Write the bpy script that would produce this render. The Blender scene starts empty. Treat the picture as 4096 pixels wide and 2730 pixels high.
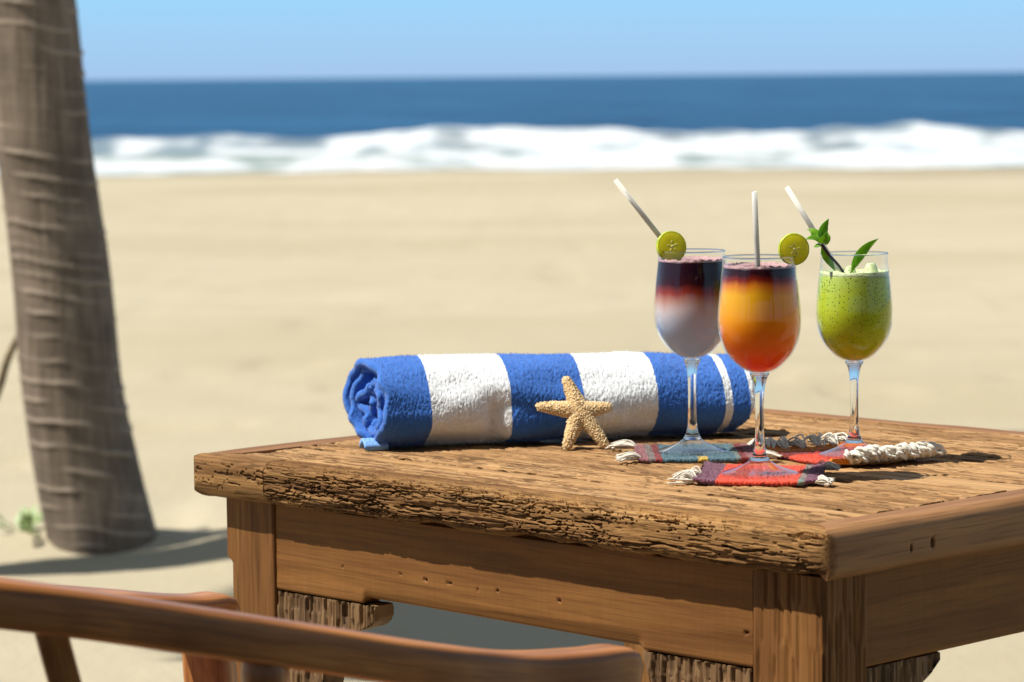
import bpy, math, random
import numpy as np
from mathutils import Vector, Matrix

R_ = math.radians
scene = bpy.context.scene
COL = scene.collection
random.seed(7)
rng = np.random.default_rng(7)

# ------------------------------------------------------------------ camera
PITCH, ROLL = R_(4.8107), math.atan(0.00925)
fwd = Vector((0, math.cos(PITCH), -math.sin(PITCH)))
rt = Vector((1, 0, 0)); up = rt.cross(fwd)
r2 = rt * math.cos(ROLL) - up * math.sin(ROLL)
u2 = up * math.cos(ROLL) + rt * math.sin(ROLL)
cam_d = bpy.data.cameras.new('camera')
cam = bpy.data.objects.new('camera', cam_d); COL.objects.link(cam)
cam.matrix_world = Matrix(((r2.x, u2.x, -fwd.x, 0), (r2.y, u2.y, -fwd.y, 0), (r2.z, u2.z, -fwd.z, 1.15), (0, 0, 0, 1)))
cam_d.sensor_width = 36; cam_d.lens = 110.54
cam_d.clip_start = 0.05; cam_d.clip_end = 60000
cam_d.dof.use_dof = True; cam_d.dof.focus_distance = 3.13; cam_d.dof.aperture_fstop = 9.2
scene.camera = cam

# ------------------------------------------------------------------ light
SUN_AZ = Vector((-0.978, -0.208, 0)).normalized()      # horizontal direction towards the sun
SUN_EL = R_(58)
world = bpy.data.worlds.new('World'); scene.world = world; world.use_nodes = True
wn = world.node_tree.nodes; wl = world.node_tree.links
sky = wn.new('ShaderNodeTexSky'); sky.sky_type = 'NISHITA'; sky.sun_disc = False
sky.sun_elevation = SUN_EL; sky.sun_rotation = math.atan2(SUN_AZ.x, SUN_AZ.y)
sky.altitude = 300; sky.air_density = 1.0; sky.dust_density = 0.3; sky.ozone_density = 1.5
bg = wn['Background']; bg.inputs['Strength'].default_value = 0.10
hz_ = wn.new('ShaderNodeMix'); hz_.data_type = 'RGBA'; hz_.inputs[0].default_value = 0.85      # bright marine air evens the sky out
wl.new(sky.outputs[0], hz_.inputs[6]); 
tcw = wn.new('ShaderNodeTexCoord'); sxyz = wn.new('ShaderNodeSeparateXYZ'); wl.new(tcw.outputs['Generated'], sxyz.inputs[0])
wr = wn.new('ShaderNodeValToRGB'); wl.new(sxyz.outputs[2], wr.inputs[0]); we = wr.color_ramp
we.elements.new(.03); we.elements.new(.30)
for e_, (p_, c_) in zip(we.elements, ((0, (.205, .375, .63)), (.032, (.175, .46, .735)), (.30, (.23, .275, .33)), (1, (.21, .235, .28)))): e_.position = p_; e_.color = (*c_, 1)
wc = wn.new('ShaderNodeVectorMath'); wc.operation = 'SCALE'; wl.new(wr.outputs[0], wc.inputs[0]); wc.inputs['Scale'].default_value = 10.0
wl.new(wc.outputs[0], hz_.inputs[7])
wl.new(hz_.outputs[2], bg.inputs['Color'])
sun_d = bpy.data.lights.new('sun', 'SUN'); sun_d.energy = 5.0; sun_d.angle = R_(0.53); sun_d.color = (1, 0.95, 0.86)
sun = bpy.data.objects.new('sun', sun_d); COL.objects.link(sun)
sd = Vector((SUN_AZ.x * math.cos(SUN_EL), SUN_AZ.y * math.cos(SUN_EL), math.sin(SUN_EL)))
sun.rotation_euler = sd.to_track_quat('Z', 'Y').to_euler(); sun.location = (-3, 0, 6)
vs = scene.view_settings
vs.view_transform = 'Standard'; vs.look = 'None'; vs.exposure = 0.5; vs.gamma = 1; vs.use_curve_mapping = False
cy = scene.cycles
cy.use_denoising = True; cy.use_adaptive_sampling = False; cy.max_bounces = 12; cy.transparent_max_bounces = 24; cy.transmission_bounces = 10
cy.glossy_bounces = 5; cy.diffuse_bounces = 5
cy.caustics_refractive = False; cy.caustics_reflective = False; cy.sample_clamp_indirect = 3

# ------------------------------------------------------------------ numpy noise
def _h(ix, iy, iz, seed):
    h = (ix.astype(np.int64) * 374761393 + iy.astype(np.int64) * 668265263 + iz.astype(np.int64) * 2147483647 + seed * 1274126177) & 0xffffffff
    h = ((h ^ (h >> 13)) * 1274126177) & 0xffffffff
    h = ((h ^ (h >> 16)) * 2246822519) & 0xffffffff
    return ((h ^ (h >> 15)) & 0xffffff) / 16777215.0
def _f(t): return t * t * t * (t * (t * 6 - 15) + 10)
def noise2(x, y, seed=0):
    x, y = np.broadcast_arrays(np.asarray(x, float), np.asarray(y, float))
    ix = np.floor(x); iy = np.floor(y); fx = _f(x - ix); fy = _f(y - iy); z = np.zeros_like(ix)
    a = _h(ix, iy, z, seed); b = _h(ix + 1, iy, z, seed); c = _h(ix, iy + 1, z, seed); d = _h(ix + 1, iy + 1, z, seed)
    return (a + (b - a) * fx) * (1 - fy) + (c + (d - c) * fx) * fy
def fbm2(x, y, seed=0, o=3):
    s = 0; a = 0.5; n = 0
    for k in range(o):
        s = s + a * noise2(np.asarray(x) * 2 ** k, np.asarray(y) * 2 ** k, seed + k * 17); n += a; a *= 0.5
    return s / n
def noise3(x, y, z, seed=0):
    ix = np.floor(x); iy = np.floor(y); iz = np.floor(z); fx = _f(x - ix); fy = _f(y - iy); fz = _f(z - iz)
    def L(a, b, t): return a + (b - a) * t
    def pl(k): return L(L(_h(ix, iy, iz + k, seed), _h(ix + 1, iy, iz + k, seed), fx), L(_h(ix, iy + 1, iz + k, seed), _h(ix + 1, iy + 1, iz + k, seed), fx), fy)
    return L(pl(0), pl(1), fz)
def worley3(p, scale, seed=0):
    q = p * scale; base = np.floor(q); best = np.full(len(p), 9.0)
    for dx in (-1, 0, 1):
        for dy in (-1, 0, 1):
            for dz in (-1, 0, 1):
                c = base + (dx, dy, dz)
                o = np.stack([_h(c[:, 0], c[:, 1], c[:, 2], seed + k) for k in range(3)], 1)
                best = np.minimum(best, np.linalg.norm(c + o - q, axis=1))
    return best
def sstep(a, b, x): t = np.clip((np.asarray(x) - a) / (b - a), 0, 1); return t * t * (3 - 2 * t)

# ------------------------------------------------------------------ mesh helpers
def mesh(name, V, quads=None, tris=None, mat=None, parent=None, smooth=True, flat_tris=False, closed=True, attrs=None):
    V = np.asarray(V, float).reshape(-1, 3)
    quads = np.zeros((0, 4), int) if quads is None else np.asarray(quads, int).reshape(-1, 4)
    tris = np.zeros((0, 3), int) if tris is None else np.asarray(tris, int).reshape(-1, 3)
    if closed:
        a = np.concatenate([quads[:, [0, 1, 2]], quads[:, [0, 2, 3]], tris])
        c0 = V.mean(0); P = V - c0
        vol = np.einsum('ij,ij->i', P[a[:, 0]], np.cross(P[a[:, 1]], P[a[:, 2]])).sum()
        if vol < 0: quads = quads[:, ::-1]; tris = tris[:, ::-1]
    me = bpy.data.meshes.new(name)
    me.vertices.add(len(V)); me.vertices.foreach_set('co', V.ravel())
    loops = np.concatenate([quads.ravel(), tris.ravel()]).astype(np.int32)
    me.loops.add(len(loops)); me.loops.foreach_set('vertex_index', loops)
    nq, nt = len(quads), len(tris)
    starts = np.concatenate([np.arange(nq) * 4, nq * 4 + np.arange(nt) * 3]).astype(np.int32)
    me.polygons.add(nq + nt); me.polygons.foreach_set('loop_start', starts)
    sm = np.ones(nq + nt, bool) if smooth else np.zeros(nq + nt, bool)
    if flat_tris: sm[nq:] = False
    me.polygons.foreach_set('use_smooth', sm)
    me.update(calc_edges=True)
    if attrs:
        for k, v in attrs.items():
            at = me.attributes.new(k, 'FLOAT', 'POINT'); at.data.foreach_set('value', np.asarray(v, np.float32).ravel())
    if mat: me.materials.append(mat)
    ob = bpy.data.objects.new(name, me); COL.objects.link(ob)
    if parent: ob.parent = parent
    return ob
def gq(n, m, cu=False, cv=False, off=0):
    i = np.arange(n if cu else n - 1); j = np.arange(m if cv else m - 1)
    I, J = np.meshgrid(i, j, indexing='ij'); I2 = (I + 1) % n; J2 = (J + 1) % m
    return (np.stack([I * m + J, I2 * m + J, I2 * m + J2, I * m + J2], -1).reshape(-1, 4)) + off
def empty(name, loc=(0, 0, 0), rz=0.0):
    o = bpy.data.objects.new(name, None); COL.objects.link(o); o.location = loc; o.rotation_euler = (0, 0, rz); o.empty_display_size = 0.1
    return o
def tag(o, label=None, cat=None, group=None, kind=None):
    if label: o['label'] = label
    if cat: o['category'] = cat
    if group: o['group'] = group
    if kind: o['kind'] = kind
    return o
class MB:
    def __init__(s): s.V = []; s.Q = []; s.T = []; s.n = 0
    def add(s, V, Q=None, T=None):
        V = np.asarray(V, float).reshape(-1, 3); s.V.append(V)
        if Q is not None: s.Q.append(np.asarray(Q, int).reshape(-1, 4) + s.n)
        if T is not None: s.T.append(np.asarray(T, int).reshape(-1, 3) + s.n)
        s.n += len(V)
    def tube(s, pts, rad, seg=8, cap=True, flat=1.0):
        P = np.asarray(pts, float); n = len(P); rad = np.broadcast_to(np.asarray(rad, float), (n,))
        t = np.gradient(P, axis=0); t /= np.linalg.norm(t, axis=1)[:, None] + 1e-12
        ref = np.array([0, 0, 1.0]) if abs(t[0, 2]) < 0.9 else np.array([1.0, 0, 0])
        V = []; a = np.linspace(0, 2 * np.pi, seg, endpoint=False); nn = np.cross(t[0], ref)
        for k in range(n):
            nn = nn - t[k] * (nn @ t[k]); nn /= np.linalg.norm(nn) + 1e-12; b = np.cross(t[k], nn)
            V.append(P[k] + rad[k] * (np.cos(a)[:, None] * nn + flat * np.sin(a)[:, None] * b))
        V = np.concatenate(V); T = None
        if cap:
            V = np.concatenate([V, P[:1], P[-1:]]); j = np.arange(seg); j2 = (j + 1) % seg
            T = np.concatenate([np.stack([np.full(seg, n * seg), j2, j], 1), np.stack([np.full(seg, n * seg + 1), (n - 1) * seg + j, (n - 1) * seg + j2], 1)])
        q = gq(n, seg, False, True)
        s.add(V, q[:, ::-1], T)
    def build(s, name, mat, parent=None, smooth=True, closed=False):
        V_ = np.concatenate(s.V); at_ = {'along': V_[:, 2] + V_[:, 0], 'around': np.hypot(V_[:, 0] - V_[:, 0].mean(), V_[:, 1]) * .6} if name in ('arm_post', 'leg', 'stretcher') else None
        return mesh(name, V_, np.concatenate(s.Q) if s.Q else None, np.concatenate(s.T) if s.T else None, mat, parent, smooth, closed=closed, attrs=at_)
def lathe(prof, seg=48):
    p = np.asarray(prof, float); a = np.linspace(0, 2 * np.pi, seg, endpoint=False)
    V = np.stack([p[:, None, 0] * np.cos(a), p[:, None, 0] * np.sin(a), np.broadcast_to(p[:, None, 1], (len(p), seg))], -1)
    return V.reshape(-1, 3), gq(len(p), seg, False, True)
def spline(pts, n):
    P = np.asarray(pts, float); k = len(P); d = np.concatenate([[0], np.cumsum(np.linalg.norm(np.diff(P, axis=0), axis=1))])
    t = np.linspace(0, d[-1], n); m = np.gradient(P, d, axis=0); out = []
    for x in t:
        i = min(max(np.searchsorted(d, x) - 1, 0), k - 2); h = d[i + 1] - d[i]; s = (x - d[i]) / h
        out.append((2*s**3-3*s**2+1)*P[i] + (s**3-2*s**2+s)*h*m[i] + (-2*s**3+3*s**2)*P[i+1] + (s**3-s**2)*h*m[i+1])
    return np.array(out)

# ------------------------------------------------------------------ material helpers
class NT:
    def __init__(s, name):
        s.m = bpy.data.materials.new(name); s.m.use_nodes = True; s.t = s.m.node_tree; s.n = s.t.nodes; s.l = s.t.links
        s.b = s.n['Principled BSDF']; s.out = s.n['Material Output']
    def new(s, typ, **kw):
        n = s.n.new(typ)
        for k, v in kw.items(): setattr(n, k, v)
        return n
    def set(s, node, key, val):
        if hasattr(val, 'is_linked') or hasattr(val, 'links'): s.l.new(val, node.inputs[key])
        else: node.inputs[key].default_value = val
    def coord(s, scale=(1, 1, 1), rnd=True, out='Object'):
        tc = s.new('ShaderNodeTexCoord'); v = tc.outputs[out]
        if rnd:
            oi = s.new('ShaderNodeObjectInfo'); mu = s.new('ShaderNodeMath', operation='MULTIPLY'); s.l.new(oi.outputs['Random'], mu.inputs[0]); mu.inputs[1].default_value = 31.7
            ad = s.new('ShaderNodeVectorMath', operation='ADD'); s.l.new(v, ad.inputs[0]); s.l.new(mu.outputs[0], ad.inputs[1]); v = ad.outputs[0]
        mp = s.new('ShaderNodeMapping'); s.l.new(v, mp.inputs[0]); mp.inputs['Scale'].default_value = scale
        return mp.outputs[0]
    def noise(s, vec, scale=1, detail=4, rough=0.55, dist=0):
        n = s.new('ShaderNodeTexNoise'); s.l.new(vec, n.inputs['Vector']); n.inputs['Scale'].default_value = scale; n.inputs['Detail'].default_value = detail; n.inputs['Roughness'].default_value = rough; n.inputs['Distortion'].default_value = dist
        return n.outputs['Fac']
    def ramp(s, fac, stops, interp='LINEAR'):
        r = s.new('ShaderNodeValToRGB'); s.l.new(fac, r.inputs[0]); cr = r.color_ramp; cr.interpolation = interp
        while len(cr.elements) < len(stops): cr.elements.new(0.5)
        for e, (p, c) in zip(cr.elements, stops):
            e.position = p; e.color = (*c, 1) if hasattr(c, '__len__') else (c, c, c, 1)
        return r.outputs[0]
    def mix(s, fac, a, b, mode='MIX'):
        m = s.new('ShaderNodeMix', data_type='RGBA', blend_type=mode)
        for k, v in ((0, fac), (6, a), (7, b)):
            if hasattr(v, 'is_linked'): s.l.new(v, m.inputs[k])
            elif k == 0: m.inputs[0].default_value = v
            else: m.inputs[k].default_value = (*v, 1)
        return m.outputs[2]
    def math(s, op, a, b=0.0):
        m = s.new('ShaderNodeMath', operation=op)
        for i, v in enumerate((a, b)):
            if hasattr(v, 'is_linked'): s.l.new(v, m.inputs[i])
            else: m.inputs[i].default_value = v
        return m.outputs[0]
    def sep(s, vec):
        n = s.new('ShaderNodeSeparateXYZ'); s.l.new(vec, n.inputs[0]); return n.outputs
    def bump(s, h, strength=0.3, dist=0.002, normal=None):
        b = s.new('ShaderNodeBump'); s.l.new(h, b.inputs['Height']); b.inputs['Strength'].default_value = strength; b.inputs['Distance'].default_value = dist
        if normal is not None: s.l.new(normal, b.inputs['Normal'])
        return b.outputs[0]
    def fin(s, color=None, rough=0.6, normal=None, **kw):
        b = s.b
        if color is not None:
            if hasattr(color, 'is_linked'): s.l.new(color, b.inputs['Base Color'])
            else: b.inputs['Base Color'].default_value = (*color, 1)
        if hasattr(rough, 'is_linked'): s.l.new(rough, b.inputs['Roughness'])
        else: b.inputs['Roughness'].default_value = rough
        if normal is not None: s.l.new(normal, b.inputs['Normal'])
        for k, v in kw.items():
            k = k.replace('_', ' ')
            if hasattr(v, 'is_linked'): s.l.new(v, b.inputs[k])
            else: b.inputs[k].default_value = v
        return s.m

def wood(name, axis, dark, mid, light, rough=0.6, fine=1.0, blotch=0.35, bump=0.25, spec=0.35, dash=0.0, streak=0.75, saw=0.0):
    t = NT(name)
    def sc(a, b): return tuple(a if i == axis else b for i in range(3))
    g = t.noise(t.coord(sc(2.0, 38 * fine)), 1, 5, 0.6, 0.6)
    f = t.noise(t.coord(sc(9, 420 * fine)), 1, 3, 0.6, 0.2)
    big = t.noise(t.coord(sc(3.5, 9)), 1, 4, 0.6, 0.5)
    c = t.ramp(g, [(0.27, dark), (0.5, mid), (0.72, light)])
    c = t.mix(t.ramp(f, [(0.36, streak), (0.50, 0.0)]), c, dark)
    c = t.mix(t.math('MULTIPLY', t.ramp(big, [(0.35, 1.0), (0.6, 0.0)]), blotch), c, dark)
    if saw:
        c = t.mix(t.math('MULTIPLY', t.ramp(t.noise(t.coord(sc(260, 9)), 1, 3, .7), [(.42, 1.0), (.6, 0.0)]), saw), c, dark)
    if dash:
        ds = t.noise(t.coord(sc(20, 200)), 1, 3, 0.7, .3); pt_ = t.noise(t.coord(sc(3, 14)), 1, 3)
        c = t.mix(t.ramp(t.math('ADD', ds, t.math('MULTIPLY', t.math('SUBTRACT', pt_, .5), .35)), [(.535, 0.0), (.60, dash)]), c, tuple(q * .55 for q in dark))
    n = t.bump(f, bump, 0.0012); n = t.bump(g, bump * 0.6, 0.002, n)
    return t.fin(c, rough, n, **{'Specular IOR Level': spec})

W_TOP = [wood('wood_top_' + 'xyz'[a], a, (0.12, 0.056, 0.021), (0.385, 0.222, 0.098), (0.52, 0.33, 0.165), 0.75, 1.1, 0.3, .25, .12, dash=.7) for a in range(3)]
W_SMOOTH = [wood('wood_smooth_' + 'xyz'[a], a, (0.16, 0.07, 0.024), (0.29, 0.138, 0.052), (0.36, 0.185, 0.075), 0.55, 0.9, 0.2, 0.1, 0.25) for a in range(3)]
W_FILLET = [wood('wood_fillet_' + 'xyz'[a], a, (0.28, 0.145, 0.055), (0.43, 0.255, 0.11), (0.50, 0.31, 0.145), 0.6, 0.8, 0.15, 0.1, 0.2) for a in range(3)]
W_EDGE = [wood('wood_eaten_' + 'xyz'[a], a, (0.095, 0.043, 0.015), (0.28, 0.147, 0.053), (0.44, 0.255, 0.10), 0.7, 1.3, 0.5, .5, .12, dash=.6) for a in range(3)]
W_APRON = [wood('wood_apron_' + 'xyz'[a], a, (0.095, 0.038, 0.011), (0.218, 0.095, 0.026), (0.28, 0.128, 0.037), 0.62, 0.95, 0.22, 0.2, 0.15, streak=.4, saw=.11) for a in range(3)]
def chair_wood():
    t = NT('chair_wood'); a = t.new('ShaderNodeAttribute', attribute_name='along'); b = t.new('ShaderNodeAttribute', attribute_name='around')
    def v(p, q):
        c = t.new('ShaderNodeCombineXYZ'); t.l.new(t.math('MULTIPLY', a.outputs['Fac'], p), c.inputs[0]); t.l.new(t.math('MULTIPLY', b.outputs['Fac'], q), c.inputs[1]); return c.outputs[0]
    g = t.noise(v(5, 160), 1, 4, .6, .4); f = t.noise(v(14, 900), 1, 3, .6); big = t.noise(v(5, 22), 1, 3, .55, .6)
    c = t.ramp(g, [(.3, (.22, .075, .018)), (.52, (.46, .18, .048)), (.72, (.60, .26, .078))])
    c = t.mix(t.ramp(f, [(.36, .55), (.5, 0.0)]), c, (.16, .045, .010)); c = t.mix(t.math('MULTIPLY', t.ramp(big, [(.36, 1.0), (.52, 0.0)]), .6), c, (.11, .032, .009))
    return t.fin(c, .34, t.bump(f, .12, .0008), **{'Specular IOR Level': .45})
W_LEG = wood('wood_leg', 2, (0.07, 0.028, 0.008), (0.19, 0.082, 0.024), (0.30, 0.145, 0.045), 0.62, .5, .3, .2, .15, streak=.6)
W_CHAIR = [chair_wood()] * 3

# ------------------------------------------------------------------ setting: sand, ocean
def sand_z(x, y):
    z = -0.0185 * np.clip(y - 14, 0, None) * sstep(14, 26, y)
    z = z + 0.05 * (fbm2(x / 1.3, y / 1.3, 3, 2) - 0.5) * sstep(2.0, 5, y)
    z = z + 0.35 * (fbm2(x / 14, y / 7, 9, 2) - 0.5) * sstep(16, 26, y) * (1 - 0.7 * sstep(62, 78, y))
    for hx, hy, s1, s2, h in ((-0.58, 7.72, 0.22, 0.30, 0.085), (-1.15, 7.66, 0.30, 0.16, 0.05), (-1.0, 7.62, 0.2, 0.2, 0.02)):
        z = z + h * np.exp(-((x - hx) / s1) ** 2 - ((y - hy) / s2) ** 2)
    foot = noise2(x * 3.2, y * 2.2, 71)
    z = z - (0.035 - 0.022 * sstep(9, 14, y)) * sstep(0.72, 0.9, foot) + 0.006 * (fbm2(x * 16, y * 16, 72, 2) - .5)
    return z
def axis_pts(fine, far, lo, hi, step):
    a = np.arange(lo, hi, step); b = [hi]
    while b[-1] < far: b.append(b[-1] + max(step, 0.06 * (b[-1] - hi + step * 15)))
    return np.concatenate([a, b])
xs = axis_pts(0, 700, 0, 3.2, 0.04); xs = np.concatenate([-xs[:0:-1], xs])
ys = np.concatenate([-axis_pts(0, 60, 0.3, 1, 0.3)[::-1], np.arange(0, 3, .15), np.arange(3, 10, 0.045), 10 + np.cumsum(np.geomspace(0.05, 1.6, 110))])
ys = np.concatenate([ys, np.linspace(ys[-1] + 2, 190, 30)])
X, Y = np.meshgrid(xs, ys, indexing='ij'); Z = sand_z(X, Y)
t = NT('sand')
co = t.coord(rnd=False)
n1 = t.noise(co, 900, 3, 0.7); n2 = t.noise(co, 1.6, 5, 0.6); n3 = t.noise(co, 0.13, 3, 0.5); n4 = t.noise(co, 26, 4, .65)
c = t.ramp(n2, [(0.3, (0.380, 0.335, 0.235)), (0.7, (0.420, 0.376, 0.272))])
c = t.mix(t.math('MULTIPLY', t.ramp(n3, [(0.44, 0.0), (0.62, 1.0)]), 0.45), c, (0.32, 0.27, 0.17))
c = t.mix(t.ramp(n1, [(0.3, 0.35), (0.55, 0.0)]), c, (0.36, 0.27, 0.17))
xyz = t.sep(co)
wet = t.math('ADD', xyz[1], t.math('MULTIPLY', n3, 16.0))
wet = t.math('ADD', wet, t.math('MULTIPLY', xyz[0], 0.35))
mr = t.new('ShaderNodeMapRange'); t.l.new(wet, mr.inputs[0]); mr.inputs[1].default_value = 70; mr.inputs[2].default_value = 88
c = t.mix(t.math('MULTIPLY', mr.outputs[0], .75), c, (0.25, 0.21, 0.145))
nb = t.bump(n4, 0.35, 0.02); nb = t.bump(n1, 0.4, 0.002, nb)
M_SAND = t.fin(c, 0.95, nb, **{'Specular IOR Level': 0.1})
tag(mesh('sand_beach', np.stack([X, Y, Z], -1), gq(len(xs), len(ys))[:, ::1], mat=M_SAND, closed=False), 'pale golden sand sloping down to the surf', kind='structure')

SEA = -1.2
yw = np.concatenate([np.arange(70, 112, 0.28), 112 + np.cumsum(np.geomspace(0.3, 2600, 110))])
xw = np.linspace(-1, 1, 420); xw = np.sign(xw) * (0.45 * np.abs(xw) + 0.55 * np.abs(xw) ** 3)
XI, YW = np.meshgrid(xw, yw, indexing='ij'); XW = XI * (60 + np.clip(YW - 70, 0, None) * 1.6)
amp = np.interp(XW, [-40, -20, -12.6, -9, -6.2, -2.1, 1.4, 4, 9.5, 12.4, 15.5, 30, 50], [.5, .6, .58, .66, .66, .98, .88, .74, .78, 1.0, .74, .7, .5])
amp = amp * .86 + 0.20 * (noise2(XW / 1.1, YW / 6, 5) - .5)
yc = 95 + 2.5 * (noise2(XW / 9, XW * 0, 6) - .5)
dy = YW - yc
ridge = amp * np.where(dy < 0, np.exp(-(dy / 3.0) ** 2), np.exp(-(dy / 4.5) ** 2))
bore = 0.28 * np.exp(-((YW - 85.5 - 2 * (noise2(XW / 5, XW * 0, 8) - .5)) / 1.6) ** 2)
chop = 0.10 * (fbm2(XW / 1.2, YW / 1.0, 10, 3) - .5) * sstep(76, 82, YW) + 0.28 * (fbm2(XW / 18, YW / 6, 11, 2) - .5) * sstep(96, 110, YW)
ZW = SEA + ridge + bore + chop * np.where(YW > 400, 0, 1)
nf = fbm2(XW / 1.6, YW / 2.2, 12, 3)
inside = sstep(77.3, 78.6, YW + 1.0 * (noise2(XW / 3, XW * 0, 14) - .5)) * (1 - sstep(96.0, 97.2, YW + 2.2 * (noise2(XW / 2.2, YW / 3, 13) - .5) - (yc - 95)))
left = sstep(-4.0, -9.5, XW)
thr = 0.30 + 0.24 * left * sstep(81, 88, YW) + .06 * (1 - left) * sstep(90, 84, YW)
foam = inside * (.25 + .75 * sstep(thr - .10, thr + 0.22, nf))
foam = np.maximum(foam, 0.0 * sstep(.80, .86, fbm2(XW / 5, YW / 2.5, 15, 2)) * sstep(100, 110, YW) * (YW < 300))
t = NT('sea_water')
fa = t.new('ShaderNodeAttribute', attribute_name='foam')
co = t.coord(rnd=False)
wv = t.noise(t.coord((0.5, 1.1, 1), False), 1.2, 6, 0.65); wv2 = t.noise(t.coord((0.05, .12, 1), False), 1, 5, 0.6)
ca = t.new('ShaderNodeAttribute', attribute_name='shallow')
c = t.mix(t.ramp(wv2, [(.38, 0.0), (.62, 1.0)]), (0.002, 0.040, 0.112), (0.012, 0.092, 0.205))
c = t.mix(ca.outputs['Fac'], c, (0.12, 0.19, 0.15))
c = t.mix(fa.outputs['Fac'], c, t.ramp(t.noise(t.coord((.5, .8, 2), False), 1, 4, .65), [(.30, (.33, .40, .44)), (.52, (.62, .65, .67))]))
nb = t.bump(wv, 1.0, 0.5)
rr = t.mix(fa.outputs['Fac'], (0.32, 0.32, 0.32), (0.95, 0.95, 0.95))
M_SEA = t.fin(c, rr, nb, IOR=1.33, **{'Specular IOR Level': 0.08})
shallow = sstep(100, 86, YW) * 0.9
tag(mesh('sea', np.stack([XW, YW, ZW], -1), gq(len(xw), len(yw)), mat=M_SEA, closed=False, attrs={'foam': foam, 'shallow': shallow}), 'deep blue sea with white breaking surf', kind='structure')

# ------------------------------------------------------------------ palms
t = NT('palm_bark')
co = t.coord(); at = t.new('ShaderNodeAttribute', attribute_name='ring')
n = t.noise(t.coord((60, 60, 5)), 1, 4, 0.6); n2 = t.noise(t.coord((5, 5, 9)), 1, 3, 0.6)
c = t.ramp(n, [(0.3, (0.115, 0.086, 0.060)), (0.7, (0.25, 0.192, 0.142))])
c = t.mix(t.math('MULTIPLY', t.ramp(n2, [(0.4, 1.0), (0.6, 0.0)]), .45), c, (0.06, 0.042, 0.028))
c = t.mix(t.math('MULTIPLY', at.outputs['Fac'], 0.55), c, (0.46, 0.375, 0.29))
M_BARK = t.fin(c, 0.9, t.bump(n, 0.5, 0.006))
t = NT('palm_leaf'); c = t.ramp(t.noise(t.coord((3, 3, 3)), 1, 3), [(0.3, (0.045, 0.085, 0.018)), (0.7, (0.10, 0.14, 0.035))])
M_FROND = t.fin(c, 0.5)
t = NT('dry_stalk'); c = t.ramp(t.noise(t.coord((9, 9, 60)), 1, 3), [(0.3, (0.13, 0.10, 0.055)), (0.7, (0.24, 0.18, 0.10))])
M_STALK = t.fin(c, 0.7)
t = NT('fresh_weed'); c = t.ramp(t.noise(t.coord((30, 30, 30)), 1, 2), [(0.3, (0.13, 0.24, 0.06)), (0.7, (0.30, 0.38, 0.16))])
M_WEED = t.fin(c, 0.5)

def palm(root, path, r0, r1, seed, mounds=True):
    P = spline(path, 1700 if seed == 3 else 420); n = len(P); seg = 72
    d = np.concatenate([[0], np.cumsum(np.linalg.norm(np.diff(P, axis=0), axis=1))])
    a = np.linspace(0, 2 * np.pi, seg, endpoint=False)
    rad = r1 + (r0 - r1) * np.exp(-d / 0.9)
    D, A = np.meshgrid(d, a, indexing='ij')
    ca_, sa_ = np.cos(A), np.sin(A)
    dd = D + 0.018 * (noise2(ca_ * 1.3 + 5, sa_ * 1.3 + D * 1.2, seed) - .5) + .016 * ca_
    ph = dd / 0.046 + 2.2 * noise2(dd * 4, dd * 0, seed + 3)
    fr = ph - np.floor(ph)
    fj = fr + .10 * (noise2(ca_ * 3 + ph * .3, sa_ * 3, seed + 11) - .5)
    ring = sstep(.34, .40, fj) * (1 - sstep(.46, .60, fj)) * (0.10 + 0.90 * sstep(.30, .75, noise2(ca_ * 1.6 + np.floor(ph) * 3.1, sa_ * 1.6, seed + 5)))
    r = rad[:, None] * (1 + 0.04 * (noise2(ca_ * 1.1 + 3, sa_ * 1.1 + D * 2, seed + 1) - .5) + .03 * (noise2(A * 9, D * 6, seed + 2) - .5)) + 0.0045 * ring * (0.4 + noise2(ca_ + np.floor(ph) * 1.7, sa_, seed + 8))
    V = P[:, None, :] + np.stack([r * ca_, r * sa_, 0 * r], -1)
    mesh('trunk', V, gq(n, seg, False, True), mat=M_BARK, parent=root, closed=False, attrs={'ring': ring}).data.flip_normals()
    return P[-1]
def frond(parent, base, az, el0, droop, L, seed):
    r = random.Random(seed); mb = MB(); pts = []; p = Vector(base); el = el0; n = 26
    for k in range(n):
        pts.append(tuple(p)); d = Vector((math.cos(az) * math.cos(el), math.sin(az) * math.cos(el), math.sin(el))); p = p + d * (L / n); el -= droop / n * (0.5 + k / n)
    P = np.array(pts); mb.tube(P, np.linspace(0.022, 0.005, n), 6)
    T = np.gradient(P, axis=0); T /= np.linalg.norm(T, axis=1)[:, None]
    for k in range(2 * n - 6):
        f = (k + 5) / (2 * n); i = min(int(f * n), n - 2); b = P[i] + (P[i + 1] - P[i]) * (f * n - i)
        sd_ = np.cross(T[i], [0, 0, 1.0]); sd_ /= np.linalg.norm(sd_) + 1e-9
        ll = 0.62 * math.sin(math.pi * min(1, 0.18 + f * 0.78)) + 0.1
        for s in (-1, 1):
            d = sd_ * s * 0.8 + T[i] * 0.55 + np.array([0, 0, -0.35 - .3 * r.random()]); d /= np.linalg.norm(d)
            w = T[i] * 0.022; m = b + d * ll * 0.5 + np.array([0, 0, 0.02]); e = b + d * ll + np.array([0, 0, -0.12 * ll])
            mb.add([b - w * .5, b + w * .5, m + w, m - w, e], [[0, 1, 2, 3]], [[3, 2, 4]])
    return mb.build('frond', M_FROND, parent, smooth=False)

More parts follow.
